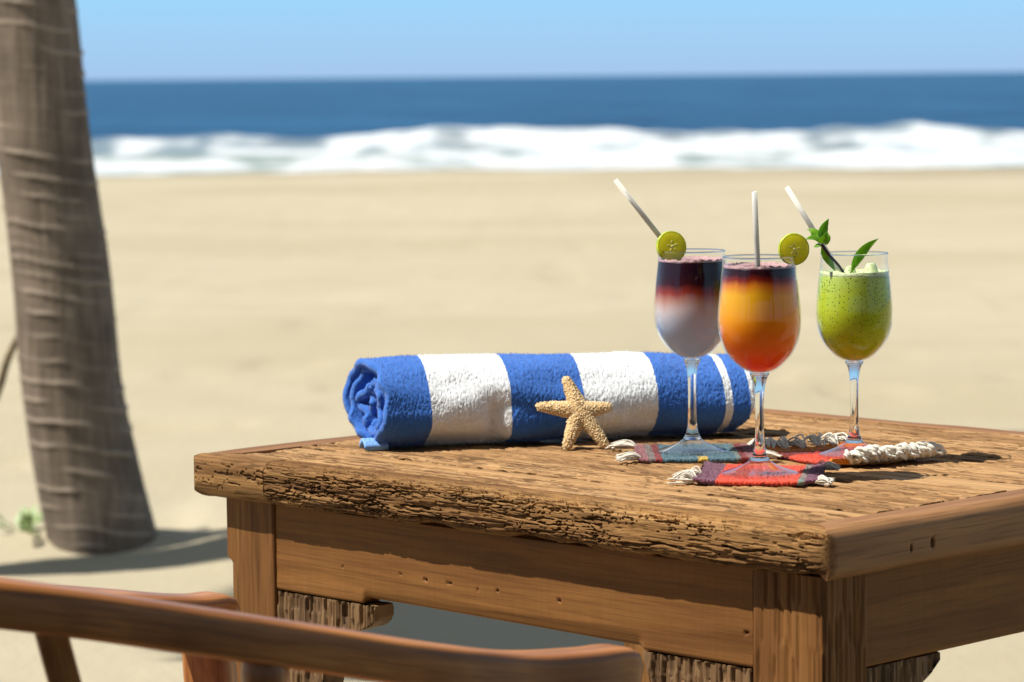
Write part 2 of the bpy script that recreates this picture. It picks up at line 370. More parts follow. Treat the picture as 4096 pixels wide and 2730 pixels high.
pt = empty('palm_tree', (-0.985, 7.6, 0))
tag(pt, 'ringed grey brown palm trunk leaning left on the sand', 'palm tree')
top = palm(pt, [(0.005, 0, -0.1), (-.013, 0, .02), (-.047, 0, .184), (-.082, 0, .397), (-.11, 0.01, .715), (-.148, 0.02, 1.03), (-.173, 0.03, 1.344), (-.26, .05, 2.2), (-.42, .08, 3.6), (-.62, .1, 5.0), (-.95, .1, 7.2)], 0.138, 0.104, 3)
for k in range(16): frond(pt, tuple(top + np.array([0, 0, -0.03])), k * 2.399 + .3, 0.8 - 0.06 * k, 1.6, 1.7, 40 + k)
p2 = empty('palm_tree', (-2.35, 7.10, 0))
tag(p2, 'second palm beyond the left edge throwing its trunk shadow across the sand', 'palm tree')
top2 = palm(p2, [(0, 0, -.1), (0.02, 0, .4), (.03, 0, 1.2), (0.0, 0, 2.2), (-.12, 0.0, 3.4), (-.3, 0, 5.2), (-.6, 0.0, 8.2)], 0.12, 0.078, 9)
for k in range(14): frond(p2, tuple(top2), k * 2.399, 0.8 - .06 * k, 1.6, 1.7, 90 + k)
p3 = empty('palm_tree', (-3.02, 6.32, 0))
tag(p3, 'third palm beyond the left edge shading the sand behind the table', 'palm tree')
top3 = palm(p3, [(0, 0, -.1), (0.0, 0, .6), (.02, 0, 2.0), (.0, 0, 3.4), (0, -.10, 4.3), (0, -.30, 5.3)], 0.13, 0.10, 19)
for k in range(22): frond(p3, tuple(top3), k * 2.399, 0.5 - .06 * k, .8, .55, 140 + k)

mb = MB(); mb.tube(spline([(-1.36, 7.72, .10), (-1.285, 7.7, .345), (-1.262, 7.7, .40), (-1.238, 7.7, .475), (-1.208, 7.71, .53), (-1.16, 7.74, .565), (-1.10, 7.76, .575)], 40), np.linspace(.011, .009, 40), 8)
tag(mb.build('palm_stalk', M_STALK), 'thin bent brown stalk arching down left of the palm trunk', 'stalk')
def weed(loc, h, n, seed, label):
    r = random.Random(seed); root = empty('beach_weed', loc); tag(root, label, 'weed', 'green weeds by the palm')
    mb = MB(); sb = MB()
    for k in range(n):
        a = r.random() * 6.28; l = h * (0.6 + .5 * r.random()); e = np.array([math.cos(a) * l * .8, math.sin(a) * l * .5, l * (0.4 + .6 * r.random())])
        sb.tube([(0, 0, -.02), tuple(e * .5 + np.array([0, 0, .01])), tuple(e)], .0018, 5)
        w = np.array([-math.sin(a), math.cos(a), 0]) * .020; d = e / np.linalg.norm(e) * .045
        mb.add([e - d * .3, e + w + d * .3, e + d, e - w + d * .3, e + d * .35 + np.array([0, 0, .008])], None, [[0, 1, 4], [1, 2, 4], [2, 3, 4], [3, 0, 4]])
    mb.build('leaf_cluster', M_WEED, root)['kind'] = 'stuff'; sb.build('stem', M_WEED, root)
weed((-1.215, 7.66, 0.035), .045, 8, 3, 'small bright green weed on the sand bank at far left')
weed((-1.135, 7.56, 0.03), .06, 5, 5, 'small green weed against the foot of the palm trunk')

# ------------------------------------------------------------------ unseen thatched shelter, added to cut sky and sand light on near faces
t = NT('thatch'); n = t.noise(t.coord((4, 4, 60)), 1, 4, .6); M_THATCH = t.fin(t.ramp(n, [(.3, (.09, .065, .035)), (.7, (.22, .165, .09))]), .95, t.bump(n, .6, .02))
W_POST = wood('added_shelter_wood', 2, (.06, .035, .018), (.12, .07, .035), (.17, .10, .05), .7, .3)
PL = empty('added_shade_shelter', (0, -3.5, 0)); tag(PL, 'unseen thatched shelter with dark posts, added behind the viewpoint to cut light', 'shelter')
def thatch():
    nx, ny = 60, 30; u = np.linspace(-1, 1, nx); v = np.linspace(-1, 1, ny); U, Vv = np.meshgrid(u, v, indexing='ij')
    x = U * 6.5; y = Vv * 5.35; z = 2.62 + 1.9 * (1 - np.maximum(np.abs(U) ** 1.0 * .98, np.abs(Vv))) + .06 * (fbm2(x * 3, y * 3, 5, 2) - .5)
    a = np.stack([x, y, z], -1); b = a - (0, 0, .22); N = nx * ny; q = gq(nx, ny)
    e = np.array([k * ny for k in range(nx)] + [(nx - 1) * ny + j for j in range(1, ny)] + [k * ny + ny - 1 for k in range(nx - 2, -1, -1)] + list(range(ny - 2, 0, -1))); e2 = np.roll(e, -1)
    mesh('roof', np.concatenate([a.reshape(-1, 3), b.reshape(-1, 3)]), np.concatenate([q, q[:, ::-1] + N, np.stack([e, e + N, e2 + N, e2], 1)]), None, M_THATCH, PL)
thatch()
for k in range(30):  # back wall added to darken what the glasses reflect
    mb = MB(); x = -5.9 + k * .40; mb.tube([(x, -4.45, -.2), (x + .01, -4.45, 1.2), (x, -4.45, 2.45 + .04 * (k % 3))], .185 + .012 * (k % 2), 8, flat=.12); mb.build('plank', W_POST, PL)
for x in (-5.6, -1.9, 1.9, 5.6):
    for y in (-4.2, 4.2):
        mb = MB(); mb.tube([(x, y, -.3), (x + .02, y, 1.4), (x, y, 2.60)], (.11, .10, .095), 14); mb.build('post', W_POST, PL)
for y in (-4.2, 4.2):
    mb = MB(); mb.tube([(-6.2, y, 2.50), (6.2, y, 2.50)], .09, 12); mb.build('beam', W_POST, PL)

# ------------------------------------------------------------------ the table
TAB = empty('wooden_table', (-0.34917, 3.35478, 0), R_(-45))
tag(TAB, 'weathered brown wooden table with worm eaten front edge', 'table')
TW, TD, Z0, Z1 = 0.883, 0.75, 0.704, 0.750

def rrect(b0, b1, c0, c1, r=(0.004,) * 4, ds=(0.01,) * 4):
    """closed section: top from back to front, front down, bottom, back up; r and ds per (top-front, bottom-front, bottom-back, top-back) / (top, front, bottom, back)"""
    rtf, rbf, rbb, rtb = r; out = []
    def seg(p, q, d): n = max(1, int(np.hypot(q[0]-p[0], q[1]-p[1]) / d)); return [(p[0] + (q[0]-p[0]) * k / n, p[1] + (q[1]-p[1]) * k / n) for k in range(n)]
    def arc(cx, cy_, rad, a0, d): n = max(3, int(rad * 1.57 / d)); return [(cx + rad * math.cos(a0 + 1.5708 * k / n), cy_ + rad * math.sin(a0 + 1.5708 * k / n)) for k in range(n)]
    out += seg((b1 - rtb, c1), (b0 + rtf, c1), ds[0]); out += arc(b0 + rtf, c1 - rtf, rtf, 1.5708, ds[1])
    out += seg((b0, c1 - rtf), (b0, c0 + rbf), ds[1]); out += arc(b0 + rbf, c0 + rbf, rbf, 3.14159, ds[1])
    out += seg((b0 + rbf, c0), (b1 - rbb, c0), ds[2]); out += arc(b1 - rbb, c0 + rbb, rbb, 4.71239, ds[3])
    out += seg((b1, c0 + rbb), (b1, c1 - rtb), ds[3]); out += arc(b1 - rtb, c1 - rtb, rtb, 0, ds[3])
    return np.array(out)
def board(name, mat, axis, t0, t1, nt, sec, parent=None, disp=None, post=None, m0=0.0, m1=0.0, jag=0.0, seed=1):
    """a board whose length runs along local axis 0/1/2; sec are its closed cross-section points in the two other axes"""
    parent = parent or TAB; B, C = sec[:, 0], sec[:, 1]; m = len(sec)
    tg = np.roll(sec, -1, 0) - np.roll(sec, 1, 0); nr = np.stack([tg[:, 1], -tg[:, 0]], 1); nr /= np.linalg.norm(nr, axis=1)[:, None] + 1e-12
    if ((sec - sec.mean(0)) * nr).sum() < 0: nr = -nr
    s = np.linspace(0, 1, nt); a0 = t0 + m0 * (B - B.min()); a1 = t1 - m1 * (B - B.min())
    if jag:
        a0 = a0 + jag * (noise2(B * 400, C * 400, seed) - .3); a1 = a1 - jag * (noise2(B * 400, C * 400, seed + 1) - .3)
    A = a0[None, :] + s[:, None] * (a1 - a0)[None, :]
    Bm = np.broadcast_to(B, A.shape).copy(); Cm = np.broadcast_to(C, A.shape).copy()
    if disp is not None:
        dp = disp(A, Bm, Cm); Bm -= nr[None, :, 0] * dp; Cm -= nr[None, :, 1] * dp
    def put(A, B_, C_):
        P = {0: (A, B_, C_), 1: (B_, A, C_), 2: (B_, C_, A)}[axis]
        P = np.stack(np.broadcast_arrays(*P), -1)
        return post(P) if post is not None else P
    P = put(A, Bm, Cm); V = P.reshape(-1, 3); q = gq(nt, m, False, True)
    caps = []; T = []; off = len(V)
    for e in (0, -1):
        ring = P[e]; caps.append(np.concatenate([ring, ring.mean(0)[None]])); j = np.arange(m); j2 = (j + 1) % m
        tri = np.stack([np.full(m, off + m), off + j2, off + j] if e == 0 else [np.full(m, off + m), off + j, off + j2], 1); T.append(tri); off += m + 1
    return mesh(name, np.concatenate([V] + caps), q, np.concatenate(T), mat, parent, flat_tris=True)

def round_corner(P, Rr=0.015):
    P = P.copy(); x, y = P[..., 0], P[..., 1]
    for sx, cx in ((0, 0.0), (1, TW)):
        for sy, cy_ in ((0, 0.0), (1, TD)):
            lx = x - cx if sx == 0 else cx - x; ly = y - cy_ if sy == 0 else cy_ - y
            m = (lx < Rr) & (ly < Rr); dx, dy_ = lx - Rr, ly - Rr; l = np.hypot(dx, dy_); m &= l > Rr
            k = Rr / np.where(l == 0, 1, l); nx, ny = Rr + dx * k, Rr + dy_ * k
            x = np.where(m, cx + nx if sx == 0 else cx - nx, x); y = np.where(m, cy_ + ny if sy == 0 else cy_ - ny, y)
    P[..., 0] = x; P[..., 1] = y
    return P

def stamps(A, S, n, seed, lmin, lmax, wmin, wmax, dep, dens=None, curl=0.25, arange=None, srange=None):
    """worm holes and galleries: short wandering grooves carved into a field over (A along the grain, S across it)"""
    r = np.random.default_rng(seed); F = np.zeros(A.shape); a1 = A[:, A.shape[1] // 2]; s1 = S[A.shape[0] // 2]
    ar = arange or (a1.min(), a1.max()); sr = srange or (s1.min(), s1.max()); k = 0; tries = 0
    while k < n and tries < n * 30:
        tries += 1
        a = r.uniform(*ar); s = r.uniform(*sr)
        if dens is not None and r.random() > dens(a, s): continue
        k += 1; L = lmin + (lmax - lmin) * r.random() ** 2.5; w = r.uniform(wmin, wmax); d = dep * r.uniform(.5, 1.0)
        ang = r.normal(0, curl); ph = r.random() * 6; am = L * .06 * r.random()
        i0, i1 = np.searchsorted(a1, (a - L / 2 - w, a + L / 2 + w)); j0, j1 = np.searchsorted(s1, (s - L * .5 * abs(math.sin(ang)) - 3 * w - am, s + L * .5 * abs(math.sin(ang)) + 3 * w + am))
        if i1 - i0 < 1 or j1 - j0 < 1: continue
        la = A[i0:i1, j0:j1] - a; ls = S[i0:i1, j0:j1] - s
        ua = la * math.cos(ang) + ls * math.sin(ang); us = -la * math.sin(ang) + ls * math.cos(ang) - am * np.sin(ua / max(L, .001) * 7 + ph)
        dd = np.hypot(np.clip(np.abs(ua) - L / 2, 0, None), us)
        F[i0:i1, j0:j1] = np.maximum(F[i0:i1, j0:j1], d * (1 - sstep(w * .65, w * 1.15, dd)))
    return F
def perim(B, C):
    s = np.concatenate([[0], np.cumsum(np.hypot(np.diff(B), np.diff(C)))]); return s

# --- front frame boards
FW = 0.036
sec_front = rrect(0, FW, Z0, Z1, (0.013, 0.015, .002, .001), (0.0010, 0.0005, 0.002, 0.006))
S_front = perim(sec_front[:, 0], sec_front[:, 1])
def disp_eaten(A, B, C):
    S = np.broadcast_to(S_front, A.shape); vis = 1 - sstep(0.095, 0.105, S)
    low = sstep(0.740, 0.712, C)                                     # 0 near the top, 1 at the bottom of the face
    face = sstep(0.024, 0.012, B)
    cr = noise2(A * 30, S * 640 + 2 * noise2(A * 9, S * 60, 31), 32)
    patch = fbm2(A * 9, S * 45, 33, 3)
    F = 0.0024 * sstep(0.76, 0.83, cr + 0.60 * (patch - .5) + 0.14 * (low - .5) + .10 * sstep(.5, .1, A)) * face
    cr2 = noise2(A * 90, S * 1000, 36); F = np.maximum(F, 0.0014 * sstep(0.73, 0.82, cr2 + .6 * (patch - .5))); F = F + .0007 * (noise2(A * 55, S * 1150, 38) - .5) + .0005 * (noise2(A * 160, S * 700, 39) - .5)
    dens = lambda a, s: 0.06 + 0.94 * float(sstep(.46, .64, fbm2(a * 7, s * 30, 34, 2) + .08 * (.5 - a)))
    fr = (0.022, 0.088)
    F = np.maximum(F, stamps(A, S, 760, 41, 0.0003, 0.0045, 0.0005, 0.0011, 0.0090, dens, 0.6, None, fr))
    F = np.maximum(F, stamps(A, S, 250, 42, 0.008, 0.045, 0.00045, 0.0010, 0.0070, dens, 0.03, None, fr))
    F = np.maximum(F, stamps(A, S, 80, 43, 0.012, 0.06, 0.0006, 0.0017, 0.0090, lambda a, s: float(s > .055), 0.03, None, (.052, .09)))
    F = np.maximum(F, stamps(A, S, 130, 44, 0.004, 0.03, 0.0005, 0.0009, 0.0025, None, 0.06, None, (.002, .03)))
    und = 0.0011 * (fbm2(A * 11, S * 28, 35, 3) - .5)
    ero = 0.0045 * low * sstep(.45, .75, fbm2(A * 16, S * 10, 37, 3)) * sstep(.06, .08, S)
    return (F + und * face + ero) * vis
board('frame_board', W_EDGE[0], 0, 0.124, TW, 1350, sec_front, None, disp_eaten, round_corner, 0.0, 1.0, 0.001, 3)['label'] = 'long worm eaten front board'
sec_fs = rrect(0, FW, Z0, Z1, (0.014, 0.019, .002, .001), (0.0012, 0.0009, 0.003, 0.006)); S_fs = perim(sec_fs[:, 0], sec_fs[:, 1])
def disp_short(A, B, C):
    S = np.broadcast_to(S_fs, A.shape); vis = 1 - sstep(0.095, 0.105, S)
    F = stamps(A, S, 34, 51, 0.001, 0.022, 0.0006, 0.0013, 0.0042, lambda a, s: 0.3 + .7 * float(s < .06), 0.08, None, (.034, .092))
    F = np.maximum(F, stamps(A, S, 30, 52, 0.0003, 0.003, 0.0005, 0.0010, 0.004, None, 0.9, None, (.03, .092)))
    F = np.maximum(F, stamps(A, S, 9, 53, 0.01, 0.05, 0.0003, 0.0005, 0.002, None, 0.05, None, (.04, .092)))
    return (F + .0016 * (fbm2(A * 14, S * 30, 54, 3) - .5)) * vis
board('frame_board', W_EDGE[0], 0, 0.0, 0.1228, 240, sec_fs, None, disp_short, round_corner, 1.0, 0.0)['label'] = 'short smoother front corner board'
# --- side and back frame boards (mitred)
LW, RW, BW = 0.046, 0.040, 0.036
def disp_soft(k, seed):
    def f(A, B, C): return k * (fbm2(A * 8, (B + C) * 30, seed, 3) - .5)
    return f
sec_l = rrect(0, LW, Z0, Z1 + .0004, (0.014, 0.020, .002, .001), (.004, .002, .006, .008))
board('frame_board', W_SMOOTH[1], 1, 0.0, TD, 200, sec_l, None, disp_soft(.002, 61), round_corner, FW / LW, BW / LW)
sec_r = rrect(TW - RW, TW, Z0, Z1 + .0006, (.001, .002, .012, 0.013), (.004, .008, .006, .002))
def post_right(P):
    P = P.copy(); return round_corner(P)
def disp_right(A, B, C):
    F = 0.0018 * (fbm2(A * 7, (B - C) * 25, 62, 3) - .5)
    for (y, z, l, w, d) in ((0.325, .738, .016, .004, .006), (0.150, .724, .003, .004, .007), (.118, .722, .002, .003, .004)):
        F = F + d * np.exp(-((A - y) / (l * .6)) ** 4 - ((C - z) / w) ** 4) * (B > TW - .02)
    return F
def board_right():
    # mitred so that the outer face is the longer one
    B = sec_r[:, 0]; nt = 420; w = (TW - B)
    return board('frame_board', W_SMOOTH[1], 1, 0.0, TD, nt, sec_r, None, disp_right, lambda P: post_right(np.stack([P[..., 0], (P[..., 1] / TD) * (TD - (FW + BW) / RW * (TW - P[..., 0])) + FW / RW * (TW - P[..., 0]), P[..., 2]], -1)))
board_right()['label'] = 'smooth reddish right edge board'
sec_b = rrect(TD - BW, TD, Z0, Z1, (.001, .002, .012, 0.010), (.006, .008, .006, .003))
board('frame_board', W_SMOOTH[0], 0, 0.0, TW, 240, sec_b, None, disp_soft(.002, 63), lambda P: round_corner(np.stack([LW / BW * (TD - P[..., 1]) + P[..., 0] / TW * (TW - (LW + RW) / BW * (TD - P[..., 1])), P[..., 1], P[..., 2]], -1)))

# --- top planks and fillets
def top_plank(name, mat, y0, y1, nt, dsv, deep, seed, rough_edge=0.0, z=Z1):
    x0, x1 = LW + .0012, TW - RW - .0022
    sec = rrect(y0 + .0006, y1 - .0006, Z0 + .012, z, (.0015,) * 4, (dsv, .004, .03, .004)); S_ = perim(sec[:, 0], sec[:, 1])
    def dsp(A, B, C):
        S = np.broadcast_to(S_, A.shape); top = (C > z - .003)
        wob = 3 * fbm2(A * 4, B * 25, seed, 2)
        cr = noise2(A * 34, B * 430 + wob * 6, seed + 1); cr2 = noise2(A * 75, B * 800 + wob * 8, seed + 2); patch = fbm2(A * 7, B * 18, seed + 3, 3)
        F = deep * (sstep(.60, .80, cr + .35 * (patch - .5)) + .55 * sstep(.62, .82, cr2 + .3 * (patch - .5)))
        cr3 = noise2(A * 22, B * 150 + wob * 3, seed + 8); F = F + 1.5 * deep * sstep(.66, .80, cr3 + .3 * (patch - .5)) + deep * .8 * (fbm2(A * 6, B * 60, seed + 4, 3) - .5)
        if rough_edge:
            e = np.minimum(B - y0, y1 - B); chip = fbm2(A * 26, A * 0 + seed, seed + 6, 3)
            F = F + rough_edge * sstep(.48, .72, chip) * sstep(.010 * chip + .002, .001, e)
            xe = np.minimum(A - x0, x1 - A); chip2 = fbm2(B * 40, B * 0 + seed, seed + 7, 2)
            F = F + .004 * sstep(.4, .7, chip2) * sstep(.006 * chip2 + .001, .0, xe)
        return F * top
    return board(name, mat, 0, x0, x1, nt, sec, None, dsp)
top_plank('plank', W_TOP[0], FW, 0.0985, 520, .0011, .0017, 101, .006)
top_plank('fillet_strip', W_FILLET[0], .1010, .1180, 200, .002, .0002, 111, 0, Z1 - .0012)
top_plank('plank', W_TOP[0], .1202, .3215, 520, .0011, .0019, 121, .007, Z1 + .0008)
top_plank('fillet_strip', W_FILLET[0], .3240, .3470, 200, .002, .0002, 131, 0, Z1 - .0006)
top_plank('fillet_strip', W_FILLET[0], .3482, .3715, 200, .002, .0002, 136, 0, Z1 - .0004)
top_plank('plank', W_TOP[0], .3735, .5315, 420, .0014, .0017, 141, .006)
top_plank('plank', W_TOP[0], .5345, TD - BW, 420, .0016, .0017, 151, .006, Z1 + .0005)

# --- legs, aprons, brackets
LEGZ = Z0 - .001
def disp_leg(seed, deep):
    def f(A, B, C):
        S = B + C
        F = 0.0012 * (fbm2(A * 5, S * 60, seed, 3) - .5)
        if deep: F = F + .0018 * sstep(.62, .72, noise2(A * 26, S * 520, seed + 1) + .35 * (fbm2(A * 10, S * 60, seed + 2, 2) - .5))
        return F
    return f
def leg(x0, x1, y0, y1, seed, deep=False, notch=False):
    sec = rrect(x0, x1, y0, y1, (.003,) * 4, (.0018,) * 4)
    def post(P):
        P = P.copy()
        if notch: 
            k = sstep(.640, .633, P[..., 2]) * sstep(x0 + .03, x0 + .0, P[..., 0]); P[..., 0] += .009 * k
        return P
    return board('leg', W_LEG, 2, 0.0, LEGZ, 260, sec, None, disp_leg(seed, deep), post)
leg(.031, .110, .025, .100, 201, False, True)
leg(.774, .857, .025, .088, 203, True)
leg(.031, .110, TD - .10, TD - .03, 205); leg(.774, .857, TD - .10, TD - .03, 207)
def apron_holes(seed, n):
    def f(A, B, C):
        return .0010 * (fbm2(A * 6, C * 70, seed, 3) - .5) + stamps(A, C, n, seed + 1, .0004, .007, .0007, .0013, .005, None, .3)
    return f
def apron_post(P):
    P = P.copy(); k = sstep(.244, .252, P[..., 0]) * sstep(.640, .628, P[..., 0]) * sstep(.64, .615, P[..., 2])
    P[..., 2] += (.006 - .003 * sstep(.25, .63, P[..., 0])) * k
    ch = sstep(.036, .028, P[..., 1]) * sstep(.630, .612, P[..., 2]) * k; P[..., 1] += .004 * ch
    return P
sec_a = rrect(.0275, .052, .611, LEGZ - .001, (.001, .003, .002, .001), (.006, .0016, .004, .01))
board('apron', W_APRON[0], 0, .1112, .7728, 480, sec_a, None, apron_holes(211, 150), apron_post)
sec_ar = rrect(.830, .8535, .613, LEGZ - .001, (.001, .002, .003, .001), (.006, .01, .004, .0016))
board('apron', W_APRON[1], 1, .0892, TD - .1012, 300, sec_ar, None, lambda A, B, C: .001 * (fbm2(A * 6, C * 70, 221, 3) - .5))
board('apron', W_APRON[1], 1, .1012, TD - .1012, 60, rrect(.034, .058, .613, LEGZ - .001, (.002,) * 4, (.01,) * 4))
board('apron', W_APRON[0], 0, .1112, .7728, 60, rrect(TD - .058, TD - .033, .613, LEGZ - .001, (.002,) * 4, (.01,) * 4))
W_BRK = wood('wood_bracket', 2, (0.08, 0.042, 0.018), (0.20, 0.112, 0.048), (0.30, 0.18, 0.085), 0.7, 0.6, 0.35)
def bracket(xa, flip, axis, y0, y1, prof, seed):
    """scrolled bracket below an apron; prof = width as a function of height"""
    zs_, ws = zip(*prof); zt, zb = zs_[0], zs_[-1]; w0 = max(ws)
    sec = rrect(0, w0, y0, y1, (.002, .002, .006, .006), (.0012, .003, .0012, .0012))
    def dsp(A, B, C):
        F = .0036 * sstep(.54, .68, noise2(A * 20, B * 330 + 3 * noise2(A * 12, B * 40, seed), seed + 1)) + .0022 * sstep(.55, .75, noise2(A * 60, B * 600, seed + 2))
        return F + .004 * (fbm2(A * 25, B * 40, seed + 3, 3) - .5)
    def post(P):
        P = P.copy(); x, y, z = P[..., 0].copy(), P[..., 1].copy(), P[..., 2].copy()
        w = np.interp(-z, [-q for q in zs_], ws); x = np.minimum(x, w * (1 + .04 * (noise2(z * 90, y * 90, seed + 5) - .5)))
        xx = xa + (-x if flip else x)
        if axis == 0: return np.stack([xx, y, z], -1)
        return np.stack([y, xx, z], -1)
    return board('bracket', W_BRK, 2, zb, zt, 230, sec, None, dsp, post)
PB = [(.6095, .152), (.600, .153), (.592, .149), (.586, .140), (.581, .124), (.578, .104), (.575, .090), (.570, .083), (.55, .076), (.5, .066), (.42, .05), (.36, .02)]
bracket(.1112, False, 0, .027, .058, PB, 301)
PB2 = [(.6095, .139), (.603, .136), (.594, .131), (.585, .127), (.575, .122), (.565, .114), (.55, .095), (.5, .07), (.42, .05), (.36, .02)]
bracket(.7728, True, 0, .027, .058, PB2, 305)
PB3 = [(.6115, .116), (.605, .112), (.597, .102), (.590, .090), (.585, .080), (.58, .074), (.55, .066), (.5, .06), (.42, .05), (.36, .02)]
bracket(.0892, False, 1, .826, .8525, PB3, 309)
bracket(TD - .1012, True, 1, .826, .8525, PB3, 313)

# ------------------------------------------------------------------ chair
CH = empty('armchair', (-0.33, 2.55, 0)); tag(CH, 'reddish brown wooden armchair with a curved arm rail in the foreground', 'chair')
CO = np.array([-0.33, 2.55, 0.0])
def rail_tube(name, mat, pts, w, h, parent=CH, n=90, taper=None):
    P = spline(np.array(pts) - CO, n); T = np.gradient(P, axis=0); T /= np.linalg.norm(T, axis=1)[:, None]
    S = np.cross(T, [0, 0, 1.0]); S /= np.linalg.norm(S, axis=1)[:, None]; U = np.cross(S, T)
    a = np.linspace(0, 2 * np.pi, 40, endpoint=False); ex = .38
    cx = np.sign(np.cos(a)) * np.abs(np.cos(a)) ** ex; cz = np.sign(np.sin(a)) * np.abs(np.sin(a)) ** ex
    ws = np.full(n, w); hs = np.full(n, h)
    if taper is not None: ws, hs, dz = taper(np.linspace(0, 1, n), ws, hs); P = P + U * dz[:, None]
    V = P[:, None] + S[:, None] * (ws[:, None, None] * .5 * cx[None, :, None]) + U[:, None] * (hs[:, None, None] * .5 * cz[None, :, None])
    m = len(a); V = V.reshape(-1, 3); j = np.arange(m); j2 = (j + 1) % m
    dl = np.concatenate([[0], np.cumsum(np.linalg.norm(np.diff(P, axis=0), axis=1))]); al_ = np.concatenate([np.repeat(dl, m), [0, dl[-1]]]); ar_ = np.concatenate([np.tile(.02 * np.abs(a - 3.3), n), [0, 0]])
    T_ = np.concatenate([np.stack([np.full(m, len(V)), j2, j], 1), np.stack([np.full(m, len(V) + 1), (n - 1) * m + j, (n - 1) * m + j2], 1)])
    return mesh(name, np.concatenate([V, P[:1], P[-1:]]), gq(n, m, False, True), T_, mat, parent, attrs={'along': al_, 'around': ar_})
def endround(at0, at1, length):
    def f(s, ws, hs):
        dz = np.zeros_like(s)
        for on, d in ((at0, s), (at1, 1 - s)):
            if on:
                k = np.clip(d / length, 0, 1); k = np.sqrt(np.clip(1 - (1 - k) ** 2, 0, 1)); dz = dz - (1 - k) * hs * .45; hs = hs * (0.12 + .88 * k); ws = ws * (.5 + .5 * k)
        return ws, hs, dz
    return f
hz = 0.0175
near_rail = [(0.0985, 2.553, .662), (0.0840, 2.540, .6680), (0.058, 2.515, .6705), (0.0058, 2.470, .6755 + .001), (-.0615, 2.405, .6955), (-.1449, 2.345, .7205), (-.2483, 2.275, .7505), (-.3633, 2.205, .7815), (-.455, 2.18, .798), (-.54, 2.215, .806), (-.600, 2.29, .806), (-.640, 2.38, .800), (-.645, 2.47, .783), (-.600, 2.565, .750), (-.52, 2.650, .718), (-.44, 2.700, .6995), (-.37, 2.730, .688), (-.318, 2.752, .6795), (-.287, 2.778, .6740), (-.266, 2.80, .672), (-.2565, 2.812, .667)]
rail_tube('arm_rail', W_CHAIR[0], near_rail, .040, .035, n=220, taper=endround(True, True, .014))
def post(name, p, q, w, d, rz, mat=W_CHAIR[2]):
    p = np.array(p) - CO; q = np.array(q) - CO; c, s = math.cos(rz), math.sin(rz); r = np.array([c, s, 0]); f_ = np.array([-s, c, 0])
    a = np.linspace(0, 2 * np.pi, 24, endpoint=False); cx = np.sign(np.cos(a)) * np.abs(np.cos(a)) ** .35; cz = np.sign(np.sin(a)) * np.abs(np.sin(a)) ** .35
    n = 12; V = []
    for k in range(n):
        V.append(p + (q - p) * k / (n - 1) + r * (cx[:, None] * w / 2) + f_ * (cz[:, None] * d / 2))
    V = np.concatenate(V); m = 24; j = np.arange(m); j2 = (j + 1) % m
    T_ = np.concatenate([np.stack([np.full(m, len(V)), j2, j], 1), np.stack([np.full(m, len(V) + 1), (n - 1) * m + j, (n - 1) * m + j2], 1)])
    al_ = np.concatenate([np.repeat(np.linspace(0, np.linalg.norm(q - p), n), m), [0, .3]]) + p[0] * 9; ar_ = np.concatenate([np.tile(.012 * np.abs(a - 3.3), n), [0, 0]])
    return mesh(name, np.concatenate([V, p[None], q[None]]), gq(n, m, False, True), T_, mat, CH, attrs={'along': al_, 'around': ar_})
SEATZ = .435
post('back_slat', (-.3345, 2.228, .765), (-.262, 2.30, SEATZ - .02), .024, .016, R_(15))
def turned(name, p, q, r):
    p = np.array(p) - CO; q = np.array(q) - CO
    s = np.array([0, .04, .05, .09, .1, .12, .5, .8, .84, .86, .9, 1]); rr = r * np.array([.92, .95, 1.0, 1.0, .9, .95, 1.05, .9, .8, 1, .95, .8])
    mb = MB(); mb.tube([p + (q - p) * k for k in s], rr, 24); return mb.build(name, W_CHAIR[2], CH)
turned('arm_post', (-.1865, 2.317, .728), (-.1865, 2.317, SEATZ - .03), .0180)
post('arm_post', (-.2775, 2.795, .675), (-.262, 2.78, SEATZ - .02), .044, .030, R_(-20))
post('arm_post', (.045, 2.50, .668), (.03, 2.47, SEATZ - .02), .040, .028, R_(30))
for (x, y, z) in ((-.46, 2.19, .79), (-.575, 2.26, .80), (-.640, 2.42, .785), (-.56, 2.615, .725)):
    post('back_slat', (x, y, z), (x + (-.27 - x) * .3, y + (2.5 - y) * .2, SEATZ - .02), .024, .016, R_(20))
def seat():
    n, m = 40, 40; g = np.linspace(-1, 1, n); U, W = np.meshgrid(g, g, indexing='ij')
    k = (1 - .5 * np.abs(U) ** 6 * np.abs(W) ** 6); ax = np.array([.78, .62, 0]); bx = np.array([-.62, .78, 0])
    def surf(z, dish): return np.array([.06, -.06, 0]) + U[..., None] * k[..., None] * .235 * ax + W[..., None] * k[..., None] * .225 * bx + np.array([0, 0, 1.0]) * (z - dish * (1 - U ** 2) * (1 - W ** 2))[..., None]
    a = surf(SEATZ + 0 * U, .012); b = surf(SEATZ - .032 + 0 * U, 0); V = np.concatenate([a.reshape(-1, 3), b.reshape(-1, 3)])
    q = gq(n, m); N = n * m; Q = [q, q[:, ::-1] + N]
    edge = [i * m for i in range(n)] + [(n - 1) * m + j for j in range(1, m)] + [i * m + m - 1 for i in range(n - 2, -1, -1)] + [j for j in range(m - 2, 0, -1)]
    e = np.array(edge); e2 = np.roll(e, -1); Q.append(np.stack([e, e + N, e2 + N, e2], 1))
    return mesh('seat', V, np.concatenate(Q), None, W_CHAIR[0], CH, smooth=False, attrs={'along': V[:, 0], 'around': V[:, 1]})
seat()
for (x, y) in ((-.42, 2.245), (-.545, 2.575), (.02, 2.43), (-.175, 2.76)):
    turned('leg', (x, y, SEATZ - .031), (x * 1.02, y, 0), .020)
mb = MB(); mb.tube([np.array((-.42, 2.245, .17)) - CO, np.array((.02, 2.43, .17)) - CO], .011, 12); mb.build('stretcher', W_CHAIR[0], CH)
